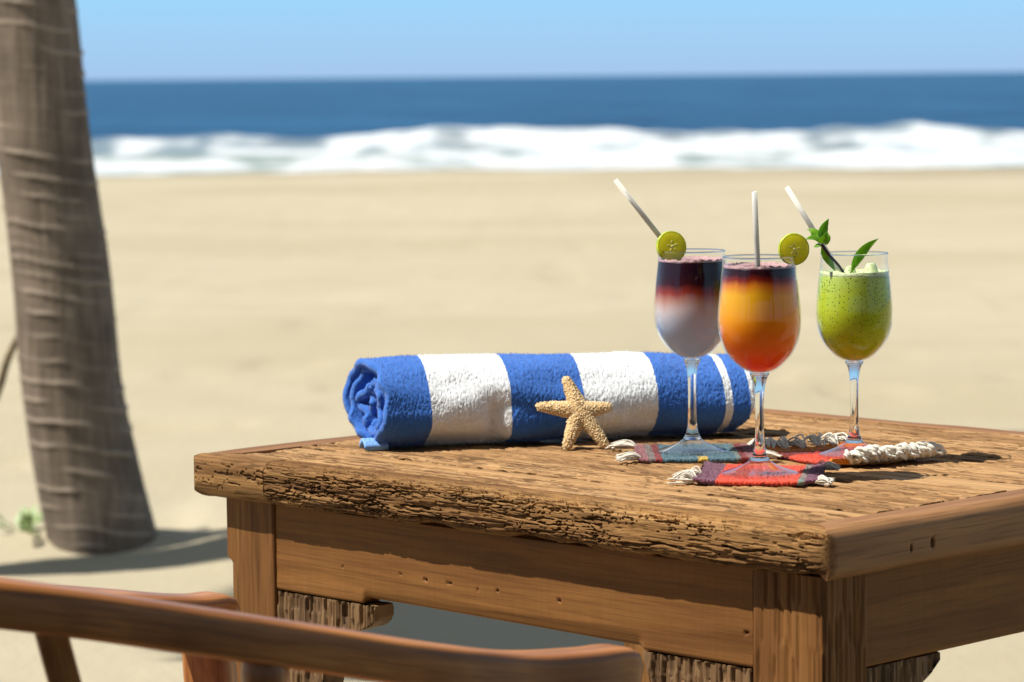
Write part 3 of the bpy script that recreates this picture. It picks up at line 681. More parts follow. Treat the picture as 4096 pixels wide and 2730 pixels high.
mb = MB(); mb.tube([np.array((-.545, 2.575, .17)) - CO, np.array((-.175, 2.76, .17)) - CO], .011, 12); mb.build('stretcher', W_CHAIR[0], CH)

# ------------------------------------------------------------------ towel
t = NT('terry_towel')
ox = t.sep(t.coord((1, 1, 1), False)); bnd = [(0.0, 0), (.062, 1), (.152, 0), (.235, 1), (.319, 0), (.396, 1), (.405, 0), (.427, 1)]
wob = t.math('MULTIPLY', t.math('SUBTRACT', t.noise(t.coord((1, 1, 1), False), 700, 2), .5), .0022)
al = t.math('DIVIDE', t.math('ADD', t.math('ADD', ox[0], .007), wob), 0.45)
c = t.ramp(al, [(p / .45, (0.045, 0.165, 0.56) if k == 0 else (0.83, 0.86, 0.88)) for p, k in bnd], 'CONSTANT')
v = t.noise(t.coord((1, 1, 1), False), 900, 3, .7); v2 = t.noise(t.coord((1, 1, 1), False), 420, 3, .7)
c = t.mix(t.ramp(v, [(.35, .22), (.6, 0.0)]), c, t.mix(0.5, c, (0.02, 0.03, 0.08)))
nb = t.bump(v, .6, .0014)
M_TOWEL = t.fin(c, 0.95, nb, **{'Sheen Weight': 0.25, 'Sheen Roughness': .5, 'Specular IOR Level': .1})
t = NT('towel_hem'); c = t.ramp(t.noise(t.coord((400, 400, 900), False), 1, 2), [(.35, (.10, .26, .62)), (.6, (.22, .42, .78))]); M_HEM = t.fin(c, .85)
TL = .427
t0w = np.array([-.153, 3.376, .75]); t1w = np.array([.27, 3.498, .75]); adir = t1w - t0w; adir /= np.linalg.norm(adir)
side = np.array([adir[1], -adir[0], 0])                               # points to the camera side
TWL = empty('rolled_towel', tuple(t0w), math.atan2(adir[1], adir[0])); tag(TWL, 'rolled blue and white striped terry towel lying behind the starfish', 'towel')
def pile(ob, n, length, rad, rough):
    m = ob.modifiers.new('pile', 'PARTICLE_SYSTEM'); ps = m.particle_system.settings; ps.type = 'HAIR'; ps.count = n; ps.hair_length = length; ps.hair_step = 2; ps.render_step = 2; ps.display_step = 1
    ps.root_radius = 1.0; ps.tip_radius = .6; ps.radius_scale = rad; ps.factor_random = rough * .5; ps.brownian_factor = 0.0; ps.use_modifier_stack = False; ps.material = 1; ps.emit_from = 'FACE'; ps.use_advanced_hair = True; ps.length_random = .5; ps.use_close_tip = False; ps.display_percentage = 100
def towel():
    # spiral sheet in local coords: x along axis, y towards the back, z up. outer turn starts under the roll.
    na = 430; turns = 3.7; nth = 640
    th = np.linspace(0, turns * 2 * np.pi, nth)                       # 0 = outer end
    f = th / th[-1]; r_ = 0.0475 - 0.0365 * f ** 0.97
    xs_ = np.linspace(0, 1, na); XA, TH = np.meshgrid(xs_, th, indexing='ij'); RR = np.broadcast_to(r_, XA.shape).copy(); FF = np.broadcast_to(f, XA.shape)
    ang = -math.pi / 2 + .75 + TH                                     # start under the front, wind over the back
    endl = 0.010 * (noise2(TH * 1.1, FF * 4, 5) - .5) + .006 * (noise2(TH * 3, FF * 9, 6) - .5) - .010 * sstep(.2, .9, FF) * 0 
    endr = 0.012 * (noise2(TH * 1.0, FF * 4, 7) - .5) + .02 * sstep(.12, .35, FF)
    xx = (0 + endl + .007 * sstep(.22, .4, FF) + .004 * sstep(.7, 1, FF) - .006) * (1 - XA) + (TL - endr) * XA
    xx = xx + (.013 * (-np.cos(ang) * (RR / .0475)) + .004) * (1 - XA) ** 3
    inner = sstep(.25, .6, FF)
    RR = RR + (0.0060 * (noise2(TH * 1.2, xx * 13, 21) - .5) + .003 * (noise2(TH * 2.3, xx * 34, 22) - .5)) * (1 + .6 * inner)
    nearend = np.exp(-xx / .03)
    RR = RR + inner * nearend * (.010 * (noise2(TH * 1.7, xx * 30, 23) - .5) + .007 * (noise2(TH * 4.1, xx * 40, 24) - .5))
    # dents on the front
    for (x0, a0, sx, sa, d) in ((.128, math.pi + .40, .012, .50, .011), (.160, math.pi + .62, .03, .30, -.006), (.085, math.pi + .95, .035, .30, .004), (.20, math.pi + .2, .05, .3, .003), (.30, math.pi + .5, .03, .25, .003)):
        da = (ang - a0 + math.pi) % (2 * math.pi) - math.pi
        RR = RR - d * np.exp(-((xx - x0) / sx) ** 2 - (da / sa) ** 2) * (1 - inner)
    RR = RR * (1 - .075 * XA)
    cy_ = RR * np.cos(ang) * 1.02; cz = RR * np.sin(ang)
    # sagging: flatten the underside, and slightly shift the inner turns down
    czc = .0465 * (1 - .07 * XA); z = cz + czc - .002 * inner
    z = z * 1.03; z = np.where(z < .010, .0040 + (z + .004) * .30, z)
    y = cy_ + .30 * (z - .045) * sstep(0, .05, z)
    P = np.stack([xx, y, z], -1)
    gx = np.gradient(P, axis=0); gt = np.gradient(P, axis=1); N = np.cross(gx, gt); N /= np.linalg.norm(N, axis=-1)[..., None] + 1e-9
    outw = np.stack([0 * xx, cy_, cz], -1); sg = np.sign((N * outw).sum(-1)); N = N * sg[..., None]
    sl = TH * .032; fuzz = .00042 * np.random.default_rng(5).normal(size=xx.shape) + .0004 * (noise2(xx * 900, sl * 900, 31) - .3) + .0003 * (noise2(xx * 400, sl * 400, 32) - .5)
    thick = .0088 - .004 * sstep(.03, 0, FF)
    P1 = P + N * (fuzz + thick * .5)[..., None]; P2 = P - N * (thick * .5 + .5 * fuzz)[..., None]
    P1[..., 2] = np.maximum(P1[..., 2], .0012 + .001 * noise2(xx * 300, TH * 20, 3)); P2[..., 2] = np.maximum(P2[..., 2], .002)
    V = np.concatenate([P1.reshape(-1, 3), P2.reshape(-1, 3)]); nn = na * nth; q = gq(na, nth); Q = [q, q[:, ::-1] + nn]
    e = [i * nth for i in range(na)] + [(na - 1) * nth + j for j in range(1, nth)] + [i * nth + nth - 1 for i in range(na - 2, -1, -1)] + list(range(nth - 2, 0, -1))
    # rounded lip along the open ends
    e = np.array(e); e2 = np.roll(e, -1); mid = (V[e] + V[e + nn]) / 2; cen = P.reshape(-1, 3)
    outd = np.where((np.arange(len(e)) % 1 == 0)[:, None], np.zeros((len(e), 3)), 0)
    xs_e = V[e][:, 0]; outd[:, 0] = np.where(xs_e < .06, -.0028, np.where(xs_e > TL - .07, .0028, 0)); outd[na:na + 1] *= 1
    lip = mid + outd; base = len(V); k = np.arange(len(e)); k2 = (k + 1) % len(e)
    V = np.concatenate([V, lip]); Q += [np.stack([e, base + k, base + k2, e2], 1), np.stack([base + k, e + nn, e2 + nn, base + k2], 1)]
    along = np.concatenate([xx.ravel(), xx.ravel(), mid[:, 0]])
    ob = mesh('towel_roll', V, np.concatenate(Q), None, M_TOWEL, TWL, closed=True, attrs={'along': along})
    pile(ob, 70000, .0022, .00020, .0009)
    return ob
towel()
# the flat woven hem end peeking out below the left end
def hem():
    n, m = 24, 14; a = np.linspace(-1, 1, n); b = np.linspace(0, 1, m); A, B = np.meshgrid(a, b, indexing='ij')
    x = -.013 + .026 * B; y = -.012 + .013 * A; z = .0062 + .0075 * np.cos(np.clip(A, -1, 1) * 1.45) + .0 * B
    P1 = np.stack([x, y, z + .0], -1); P2 = np.stack([x, y, z - .0055], -1); V = np.concatenate([P1.reshape(-1, 3), P2.reshape(-1, 3)]); N = n * m; q = gq(n, m)
    e = np.array([i * m for i in range(n)] + [(n - 1) * m + j for j in range(1, m)] + [i * m + m - 1 for i in range(n - 2, -1, -1)] + list(range(m - 2, 0, -1))); e2 = np.roll(e, -1)
    return mesh('hem', V, np.concatenate([q, q[:, ::-1] + N, np.stack([e, e + N, e2 + N, e2], 1)]), None, M_HEM, TWL)
h_ = hem(); h_['label'] = 'light blue woven hem'

# ------------------------------------------------------------------ starfish
t = NT('starfish_skin'); co = t.coord((1, 1, 1), False); at = t.new('ShaderNodeAttribute', attribute_name='knob')
c = t.mix(t.ramp(t.noise(co, 60, 3), [(.35, 0.0), (.65, 1.0)]), (.54, .32, .12), (.62, .41, .18)); c = t.mix(at.outputs['Fac'], c, (.80, .66, .43))
M_STAR = t.fin(c, .85, t.bump(t.noise(co, 1500, 2), .5, .0006), **{'Specular IOR Level': .2})
def starfish():
    root_c = np.array([.0725, 3.362, .7935])
    tips = np.array([(-.0142, .0378), (-.0455, .0058), (.0337, .0035), (-.0170, -.0425), (.0262, -.0405)])
    mb = MB(); parts_V = []; parts_F = []; off = 0
    a = np.linspace(0, 2 * np.pi, 32, endpoint=False)
    for tp in tips:
        L = np.linalg.norm(tp); d = tp / L; p = np.array([-d[1], d[0]]); s = np.linspace(-.12, 1, 40)
        w = np.interp(s, [-.12, 0, .25, .5, .75, .9, .96, 1.0], [.0085, .0100, .0088, .0074, .0058, .0047, .0036, .0008]); h = w * .80
        c0 = d[None] * (s * L)[:, None]
        V = np.zeros((40, 32, 3)); V[..., 0] = c0[:, None, 0] + w[:, None] * np.cos(a) * p[0]; V[..., 1] = c0[:, None, 1] + w[:, None] * np.cos(a) * p[1]; V[..., 2] = h[:, None] * np.sin(a)
        V = V.reshape(-1, 3); j = np.arange(32); j2 = (j + 1) % 32; V = np.concatenate([V, [[c0[0, 0], c0[0, 1], 0], [c0[-1, 0], c0[-1, 1], 0]]])
        T = np.concatenate([np.stack([np.full(32, 1280), j2, j], 1), np.stack([np.full(32, 1281), 39 * 32 + j, 39 * 32 + j2], 1)])
        mb.add(V, gq(40, 32, False, True), T)
    ob = mb.build('starfish', M_STAR)
    md = ob.modifiers.new('r', 'REMESH'); md.mode = 'VOXEL'; md.voxel_size = .00062
    dg = bpy.context.evaluated_depsgraph_get(); me = bpy.data.meshes.new_from_object(ob.evaluated_get(dg)); ob.modifiers.clear()
    n = len(me.vertices); V = np.zeros(n * 3); me.vertices.foreach_get('co', V); V = V.reshape(-1, 3); Nn = np.zeros(n * 3); me.vertices.foreach_get('normal', Nn); Nn = Nn.reshape(-1, 3)
    ed = np.zeros(len(me.edges) * 2, int); me.edges.foreach_get('vertices', ed); ed = ed.reshape(-1, 2)
    for _ in range(10):
        S = np.zeros_like(V); cnt = np.zeros(n); np.add.at(S, ed[:, 0], V[ed[:, 1]]); np.add.at(S, ed[:, 1], V[ed[:, 0]]); np.add.at(cnt, ed.ravel(), 1); V = V * .4 + .6 * S / cnt[:, None]
    up_ = sstep(-.3, .2, Nn[:, 2])
    w1 = worley3(V, 560, 3); w2 = worley3(V + .05, 900, 5)
    knob = sstep(.62, .15, w1); k2 = sstep(.6, .1, w2)
    # raised ridge of larger spines along each arm's middle and rim
    pm = .35 + 1.1 * noise3(V[:, 0] * 170, V[:, 1] * 170, V[:, 2] * 170, 9); V = V + Nn * ((.0011 * knob * pm + .0006 * k2) * up_ + .0005 * k2)[:, None]
    me.vertices.foreach_set('co', V.ravel()); at_ = me.attributes.new('knob', 'FLOAT', 'POINT'); at_.data.foreach_set('value', (np.maximum(knob, .7 * k2)).astype(np.float32))
    me.polygons.foreach_set('use_smooth', np.ones(len(me.polygons), bool)); me.update()
    if not me.materials: me.materials.append(M_STAR)
    old = ob.data; ob.data = me; bpy.data.meshes.remove(old); me.name = 'starfish'
    # local x right, y up, z towards the viewer; leaned back on the towel
    lean = R_(24); zr = R_(4)
    ob.matrix_world = Matrix.Translation(root_c) @ Matrix.Rotation(zr, 4, 'Z') @ Matrix.Rotation(math.pi / 2 - lean, 4, 'X') @ Matrix.Scale(1.04, 4)
    zmin = min((ob.matrix_world @ Vector(v)).z for v in V[V[:, 1] < -.03])
    ob.location.z += .7500 - zmin
    tag(ob, 'tan knobbly starfish standing on two arms against the towel', 'starfish')
starfish()

# ------------------------------------------------------------------ coasters
def wool(name, stops, motif=None):
    t = NT(name); co = t.coord((1, 1, 1), False); xyz = t.sep(co)
    w = t.math('MULTIPLY', t.math('SUBTRACT', t.noise(co, 350, 3), .5), .006)
    u = t.math('ADD', t.math('DIVIDE', t.math('ADD', xyz[0], w), .13), .5)
    c = t.ramp(u, stops, 'CONSTANT')
    if motif is not None:
        ax, bx, ay, by, colr = motif
        m = t.math('MULTIPLY', t.math('MULTIPLY', t.math('GREATER_THAN', u, ax), t.math('LESS_THAN', u, bx)), t.math('MULTIPLY', t.math('GREATER_THAN', xyz[1], ay), t.math('LESS_THAN', xyz[1], by)))
        c = t.mix(m, c, colr)
    f = t.noise(t.coord((900, 250, 900), False), 1, 3, .7); f2 = t.noise(co, 500, 3, .7)
    c = t.mix(t.ramp(f2, [(.35, .5), (.6, 0.0)]), c, t.mix(.55, c, (.02, .015, .02)))
    c = t.mix(t.ramp(t.noise(co, 1200, 2), [(.6, 0.0), (.75, .35)]), c, (.62, .52, .48))
    nb = t.bump(f, .8, .0015); nb = t.bump(f2, .6, .0015, nb)
    return t.fin(c, .95, nb, **{'Sheen Weight': .3, 'Specular IOR Level': .1})
MAU, RED, TEA, PUR, ORG, MAR, PAL, DRD, YEL = (.31, .115, .125), (.80, .075, .030), (.07, .16, .21), (.19, .065, .115), (.82, .26, .014), (.20, .016, .012), (.22, .30, .25), (.22, .018, .018), (.62, .42, .07)
M_W1 = wool('wool_red', [(0, PUR), (.20, RED), (.82, (.28, .22, .20)), (.865, PUR)], (.815, .86, -.09, -.045, PAL))
M_W2 = wool('wool_teal', [(0, MAU), (.10, (.20, .16, .15)), (.155, DRD), (.21, TEA), (.795, (.16, .20, .19)), (.835, DRD), (.89, MAU)], (.495, .575, -.09, -.048, YEL))
M_W3 = wool('wool_orange', [(0, ORG), (.20, MAR), (.38, RED), (.80, MAR), (.88, RED), (.93, ORG)])
t = NT('cream_yarn'); co = t.coord((1, 1, 1), False); c = t.ramp(t.noise(co, 500, 3), [(.3, (.62, .57, .47)), (.7, (.80, .77, .69))]); M_YARN = t.fin(c, .9, t.bump(t.noise(co, 1600, 2), .4, .0006), **{'Sheen Weight': .2})
def coaster(name, loc, rz, w, d, mat, label, seed, lift=.0):
    root = empty(name, loc, R_(rz)); tag(root, label, 'coaster', 'woven wool coasters under the glasses')
    sec = rrect(-d / 2, d / 2, 0, .0046, (.0022,) * 4, (.0012, .0007, .004, .0007))
    def dsp(A, B, C): return .0014 * (noise2(A * 700, (B + C) * 240, seed) - .5) + .0010 * (fbm2(A * 60, (B + C) * 60, seed + 1, 2) - .5) + .0008 * (noise2(A * 500, (B - C) * 500, seed + 2) - .5)
    def post(P):
        P = P.copy(); x, y = P[..., 0], P[..., 1]
        up_ = lift * (np.clip(np.abs(x) / (w / 2), 0, 1) ** 4) * (np.clip(np.abs(y) / (d / 2), 0, 1) ** 3) + .0007 * (noise2(x * 40, y * 40, seed + 3))
        P[..., 1] = y * (1 - .03 * (x / (w / 2)) ** 2 + .03 * (noise2(x * 25, y * 0, seed + 5) - .5)); P[..., 0] = x * (1 + .03 * (noise2(y * 25, y * 0, seed + 4) - .5))
        P[..., 2] = P[..., 2] + up_; return P
    pile(board('woven_cloth', mat, 0, -w / 2, w / 2, 150, sec, root, dsp, post), 9000, .0022, .00011, .0016)
    return root
def tassel(root, base, dirv, n, L, spread, r=.0008, seed=1, lift=.006, curl=.0):
    rr = random.Random(seed); n = int(n * 1.5); mb = MB(); b = np.array(base); d = np.array(dirv, float); d /= np.linalg.norm(d); p = np.array([-d[1], d[0], 0])
    for k in range(n):
        o = p * rr.uniform(-.5, .5) * spread + np.array([0, 0, rr.uniform(-.0016, .0022)]); dd = d + p * rr.uniform(-.38, .38); l = L * rr.uniform(.72, 1.1); z1 = rr.uniform(-.2, 1) * lift
        q = [b + o * .45 - d * .003, b + o * .8 + dd * l * .33 + np.array([0, 0, z1]), b + o + dd * l * .68 + p * rr.uniform(-1, 1) * .002 + np.array([0, 0, z1 * .7]), b + o * 1.2 + dd * l + p * rr.uniform(-1, 1) * .004 + np.array([0, 0, z1 * .2])]
        q = np.array(q); q[:, 2] = np.maximum(q[:, 2], r - .0 + .0002)
        P = spline(q, 10); mb.tube(P, r * np.linspace(1.0, .85, 10) * rr.uniform(.85, 1.2), 6)
    return mb.build('fringe_tassel', M_YARN, root)
c1 = coaster('wool_coaster', (.2450, 3.097, .7508), -9, .122, .128, M_W1, 'red wool coaster with purple ends under the orange drink', 401, .004)
tassel(c1, (-.061, -.054, .004), (-1, .25, 0), 26, .020, .026, .0008, 11, .009)
tassel(c1, (-.060, -.012, .004), (-1, .1, 0), 12, .013, .016, .0008, 12, .006)
tassel(c1, (.061, -.058, .004), (1, -.1, 0), 24, .014, .014, .0008, 13, .006)
tassel(c1, (.061, .048, .004), (1, .1, 0), 18, .014, .020, .0008, 14, .006)
c2 = coaster('wool_coaster', (.1915, 3.283, .7508), 0, .124, .125, M_W2, 'teal and mauve wool coaster under the purple and white drink', 411, .001)
tassel(c2, (-.062, .048, .004), (-1, .3, 0), 22, .026, .020, .0008, 21, .007)
tassel(c2, (-.061, -.050, .004), (-1, .05, 0), 22, .022, .024, .0008, 22, .006)
tassel(c2, (.062, .052, .004), (1, .25, 0), 16, .030, .020, .0008, 23, .007)
tassel(c2, (.062, -.050, .004), (1, .1, 0), 22, .022, .018, .0008, 24, .006)
tassel(c2, (.062, .0, .003), (1, .1, 0), 8, .02, .014, .0008, 25, .006)
c3 = coaster('wool_coaster', (.3450, 3.252, .7508), -62, .122, .118, M_W3, 'orange and red wool coaster under the green drink', 421, .005)
for k, yy in enumerate((-.052, -.034, -.012, .010, .030, .050)):
    tassel(c3, (-.061, yy, .005), (-1, .5 - .25 * (k % 3), 0), 13, .034 - .008 * (k == 2), .016, .0009, 31 + k, .012)
def loopy(root, x, y, seed):
    rr = random.Random(seed); mb = MB(); n = 17
    for k in range(n):
        a = rr.uniform(-.9, .9); L = rr.uniform(.010, .022); h = rr.uniform(.008, .027); d = np.array([math.cos(a), math.sin(a), 0]); p = np.array([-d[1], d[0], 0]) * rr.uniform(.002, .004)
        b = np.array([x, y + rr.uniform(-.005, .005), .004])
        P = spline([b - p, b + d * L * .6 - p * 1.2 + np.array([0, 0, h * .6]), b + d * L + np.array([0, 0, h * .5]), b + d * L * .6 + p * 1.2 + np.array([0, 0, h * .2]), b + p + np.array([0, 0, -.001])], 14)
        P[:, 2] = np.maximum(P[:, 2], .0018); mb.tube(P, .0016 * rr.uniform(.85, 1.3), 7)
    return mb.build('fringe_tassel', M_YARN, root)
for k, yy in enumerate(np.linspace(-.030, .062, 9)): loopy(c3, .0600, yy, 50 + k)

# ------------------------------------------------------------------ glasses and drinks
def glass_mat(name, p, f0):
    t = NT(name); t.n.remove(t.b)
    tr = t.new('ShaderNodeBsdfTransparent'); tr.inputs[0].default_value = (.985, .99, .99, 1)
    gl = t.new('ShaderNodeBsdfGlossy'); gl.inputs['Roughness'].default_value = .015; gl.inputs[0].default_value = (1, 1, 1, 1)
    lw = t.new('ShaderNodeLayerWeight'); lw.inputs['Blend'].default_value = .5
    fr = t.math('ADD', t.math('MULTIPLY', t.math('POWER', lw.outputs['Facing'], p), 1 - f0), f0)
    mx = t.new('ShaderNodeMixShader'); t.l.new(fr, mx.inputs[0]); t.l.new(tr.outputs[0], mx.inputs[1]); t.l.new(gl.outputs[0], mx.inputs[2]); t.l.new(mx.outputs[0], t.out.inputs[0])
    return t.m
M_THIN = glass_mat('clear_glass', 5.0, .014); M_FOOT = glass_mat('glass_foot', 2.8, .09)
t = NT('solid_glass'); t.n.remove(t.b); g = t.new('ShaderNodeBsdfGlass'); g.inputs['IOR'].default_value = 1.48; g.inputs['Roughness'].default_value = 0.0; g.inputs[0].default_value = (.97, .98, .98, 1); t.l.new(g.outputs[0], t.out.inputs[0]); M_SOLID = t.m
def drink_mat(name, stops, zlo, zhi, sss=.25, rad=(.05, .036, .018), specks=False, rough=.25):
    t = NT(name); co = t.coord((1, 1, 1), False); xyz = t.sep(co)
    wv = t.math('MULTIPLY', t.math('SUBTRACT', t.noise(t.coord((70, 70, 12), False), 1, 3), .5), .010)
    mr = t.new('ShaderNodeMapRange'); t.l.new(t.math('ADD', xyz[2], wv), mr.inputs[0]); mr.inputs[1].default_value = zlo; mr.inputs[2].default_value = zhi
    c = t.ramp(mr.outputs[0], stops, 'EASE' if False else 'LINEAR')
    if specks:
        vz = t.new('ShaderNodeTexVoronoi'); t.l.new(co, vz.inputs['Vector']); vz.inputs['Scale'].default_value = 430; vz.inputs['Randomness'].default_value = 1
        n = t.noise(co, 60, 2); topw = t.new('ShaderNodeMapRange'); t.l.new(xyz[2], topw.inputs[0]); topw.inputs[1].default_value = .10; topw.inputs[2].default_value = .19; topw.inputs[3].default_value = .20; topw.inputs[4].default_value = .34
        sp = t.math('LESS_THAN', vz.outputs['Distance'], t.math('MULTIPLY', topw.outputs[0], t.math('GREATER_THAN', t.sep(vz.outputs['Color'])[0], .55)))
        c = t.mix(sp, c, (.06, .13, .012))
        vz2 = t.new('ShaderNodeTexVoronoi'); t.l.new(co, vz2.inputs['Vector']); vz2.inputs['Scale'].default_value = 900
        c = t.mix(t.math('MULTIPLY', t.math('LESS_THAN', vz2.outputs['Distance'], .2), .7), c, (.10, .20, .02))
    t.fin(c, rough, None, **{'Specular IOR Level': .05})
    tn = t.new('ShaderNodeBsdfTranslucent'); t.l.new(c, tn.inputs[0]); mx = t.new('ShaderNodeMixShader'); mx.inputs[0].default_value = sss; t.l.new(t.b.outputs[0], mx.inputs[1]); t.l.new(tn.outputs[0], mx.inputs[2]); t.l.new(mx.outputs[0], t.out.inputs[0])
    return t.m
PBT, DR = (.030, .008, .018), (.16, .010, .006)
M_D1 = drink_mat('layered_purple_white_drink', [(0, (.52, .71, 1.0)), (.30, (.56, .71, .98)), (.48, (.74, .66, .72)), (.60, (.58, .30, .24)), (.68, (.34, .045, .03)), (.77, (.05, .007, .012)), (.85, PBT)], .100, .205, .2)
M_D2 = drink_mat('layered_orange_drink', [(0, (1.0, .065, .010)), (.18, (1.0, .15, .010)), (.38, (1.0, .30, .011)), (.58, (1.0, .47, .014)), (.70, (1.0, .52, .02)), (.78, (.80, .25, .02)), (.83, (.30, .03, .012)), (.88, (.05, .008, .014)), (.93, PBT)], .100, .212, .25)
M_D3 = drink_mat('green_blended_drink', [(0, (.56, .60, .008)), (.35, (.56, .66, .016)), (.75, (.56, .70, .06)), (.95, (.60, .76, .16))], .100, .195, .25, specks=True, rough=.4)
t = NT('pink_foam'); c = t.ramp(t.noise(t.coord((1, 1, 1), False), 900, 3), [(.35, (.30, .13, .15)), (.6, (.62, .40, .40))]); M_FOAM = t.fin(c, .35, t.bump(t.noise(t.coord((1, 1, 1), False), 1300, 2), .8, .001))
t = NT('dark_drink_top'); M_DTOP = t.fin((.035, .010, .02), .08, t.bump(t.noise(t.coord((1, 1, 1), False), 130, 2), .15, .002))
t = NT('green_froth'); co = t.coord((1, 1, 1), False); vz = t.new('ShaderNodeTexVoronoi'); t.l.new(co, vz.inputs['Vector']); vz.inputs['Scale'].default_value = 420
c = t.mix(t.math('LESS_THAN', vz.outputs['Distance'], .23), (.58, .66, .36), (.10, .19, .04)); M_FROTH = t.fin(c, .3, t.bump(t.noise(co, 700, 3), .6, .0015), **{'Subsurface Weight': .4, 'Subsurface Radius': (.01, .01, .006)})

BOWL = np.array([(0.0, .1000), (.0060, .1002), (.0110, .1015), (.018, .105), (.026, .112), (.0325, .120), (.037, .129), (.040, .140), (.0412, .152), (.0408, .163), (.0395, .178), (.0375, .196), (.0357, .2145)])
def smooth_prof(p, n): return spline(np.c_[p, np.zeros(len(p))], n)[:, :2]
bowl_o = smooth_prof(BOWL, 70); bowl_o[:, 0] = np.maximum(bowl_o[:, 0], 0)
def inner_prof(off, ztop, n=70):
    tg = np.gradient(bowl_o, axis=0); nr = np.stack([-tg[:, 1], tg[:, 0]], 1); nr /= np.linalg.norm(nr, axis=1)[:, None]
    p = bowl_o + nr * off; p[0, 0] = 0; p[:, 0] = np.maximum(p[:, 0], 0)
    p = p[p[:, 1] <= ztop]; r = np.interp(ztop, bowl_o[:, 1], (bowl_o + nr * off)[:, 0]); return np.concatenate([p, [[r, ztop]]])
def wine_glass(loc, s, label, dmat, liq, group, foam, top_mat):
    root = empty('wine_glass', loc); root.scale = (s, s, s); tag(root, label, 'cocktail glass', group)
    ip = inner_prof(.0011, .2140)[::-1]; rim = np.array([(bowl_o[-1, 0] - .0001, .2149), (bowl_o[-1, 0] - .0006, .2151), (ip[0, 0] + .0002, .2148)])
    prof = np.concatenate([bowl_o, rim, ip]); V, Q = lathe(prof, 96); mesh('bowl', V, Q, None, M_THIN, root)
    stem = smooth_prof(np.array([(.0105, .0135), (.0085, .0165), (.0065, .021), (.0052, .028), (.0046, .038), (.0043, .055), (.0044, .070), (.0050, .083), (.0064, .0915), (.0082, .0965), (.0100, .0998)]), 60)
    stem = np.concatenate([[(0, .0135)], stem, [(0, .0999)]]); V, Q = lathe(stem, 40); mesh('stem', V, Q, None, M_SOLID, root)
    foot = np.concatenate([[(0, .0)], [(.0372, .0)], [(.0380, .0004)], [(.0381, .0010)], smooth_prof(np.array([(.0376, .0016), (.033, .0030), (.026, .0052), (.019, .0082), (.0140, .0108), (.0106, .0134)]), 26), [(0, .0134)]])
    V, Q = lathe(foot, 80); mesh('foot', V, Q, None, M_FOOT, root)
    a_ = np.linspace(0, 2 * np.pi, 96, endpoint=False); mb = MB(); rp = np.stack([bowl_o[-1, 0] * np.cos(a_) - .0004 * np.cos(a_), (bowl_o[-1, 0] - .0004) * np.sin(a_), 0 * a_ + .2150], -1)
    c8 = np.linspace(0, 2 * np.pi, 10, endpoint=False); rad_ = np.stack([np.cos(a_), np.sin(a_), 0 * a_], -1)
    V = rp[:, None] + .0008 * (np.cos(c8)[None, :, None] * rad_[:, None] + np.sin(c8)[None, :, None] * np.array([0, 0, 1.0])); mesh('rim', V.reshape(-1, 3), gq(96, 10, True, True), None, M_SOLID, root)
    dp = inner_prof(.0013, liq); V, Q = lathe(np.concatenate([dp, [[dp[-1, 0] * .6, liq]], [[0, liq]]]), 80); mesh('drink', V, Q, None, dmat, root)
    ri = dp[-1, 0]
    # drink surface with foam ring
    n1, n2 = 14, 80; a = np.linspace(0, 2 * np.pi, n2, endpoint=False)
    if foam == 'pink':
        V, Q = lathe(np.array([(0, liq + .0004), (ri * .5, liq + .0004), (ri * .88, liq + .0004), (ri * .9, liq - .0004), (0, liq - .0004)]), 64); mesh('drink_surface', V, Q, None, top_mat, root)
        rr = np.linspace(.80, 1.0, n1); RRm, AA = np.meshgrid(rr, a, indexing='ij'); e = .80 + .10 * noise2(np.cos(AA) * 4 + 9, np.sin(AA) * 4, 77)
        k = sstep(0, 1, (RRm - .80) / .2); r = ri * (e + (1 - e) * (RRm - .8) / .2) - .0002
        z = liq + .0006 + .0024 * k * (0.5 + noise2(r * np.cos(AA) * 500, r * np.sin(AA) * 500, 78)) * sstep(.8, .84, RRm)
        Vt = np.stack([r * np.cos(AA), r * np.sin(AA), z], -1); Vb = Vt.copy(); Vb[..., 2] = liq - .0016
        N = n1 * n2; q = gq(n1, n2, False, True); j = np.arange(n2); j2 = (j + 1) % n2
        Qs = [q, q[:, ::-1] + N, np.stack([j, j2, j2 + N, j + N], 1), np.stack([(n1-1)*n2 + j, (n1-1)*n2 + j + N, (n1-1)*n2 + j2 + N, (n1-1)*n2 + j2], 1)]
        mesh('foam_ring', np.concatenate([Vt.reshape(-1, 3), Vb.reshape(-1, 3)]), np.concatenate(Qs), None, M_FOAM, root)
    else:
        n1 = 50; rr = np.linspace(0, 1, n1); RRm, AA = np.meshgrid(rr, a, indexing='ij'); r = RRm * (ri - .0002); x, y = r * np.cos(AA), r * np.sin(AA)
        z = liq + .0045 * sstep(.75, .98, RRm) + .003 * (fbm2(x * 120, y * 120, 81, 3) - .4)
        for (bx, by, br, bh) in ((-.004, .006, .009, .009), (.018, .004, .0105, .0125), (-.017, .010, .007, .005)):
            z = z + bh * sstep(1, .35, np.hypot(x - bx, y - by) / br)
        Vt = np.stack([x, y, z], -1); Vb = np.stack([x, y, 0 * z + liq - .003], -1); N = n1 * n2; q = gq(n1, n2, False, True); j = np.arange(n2); j2 = (j + 1) % n2
        mesh('froth', np.concatenate([Vt.reshape(-1, 3), Vb.reshape(-1, 3)]), np.concatenate([q, q[:, ::-1] + N, np.stack([(n1-1)*n2 + j, (n1-1)*n2 + j + N, (n1-1)*n2 + j2 + N, (n1-1)*n2 + j2], 1)]), None, M_FROTH, root)
    return root
GG = 'cocktails in wine glasses'
gz = .7560
wine_glass((.1882, 3.278, gz), .981, 'wine glass with purple to cloudy white drink on the teal coaster', M_D1, .2040, GG, 'pink', M_DTOP)
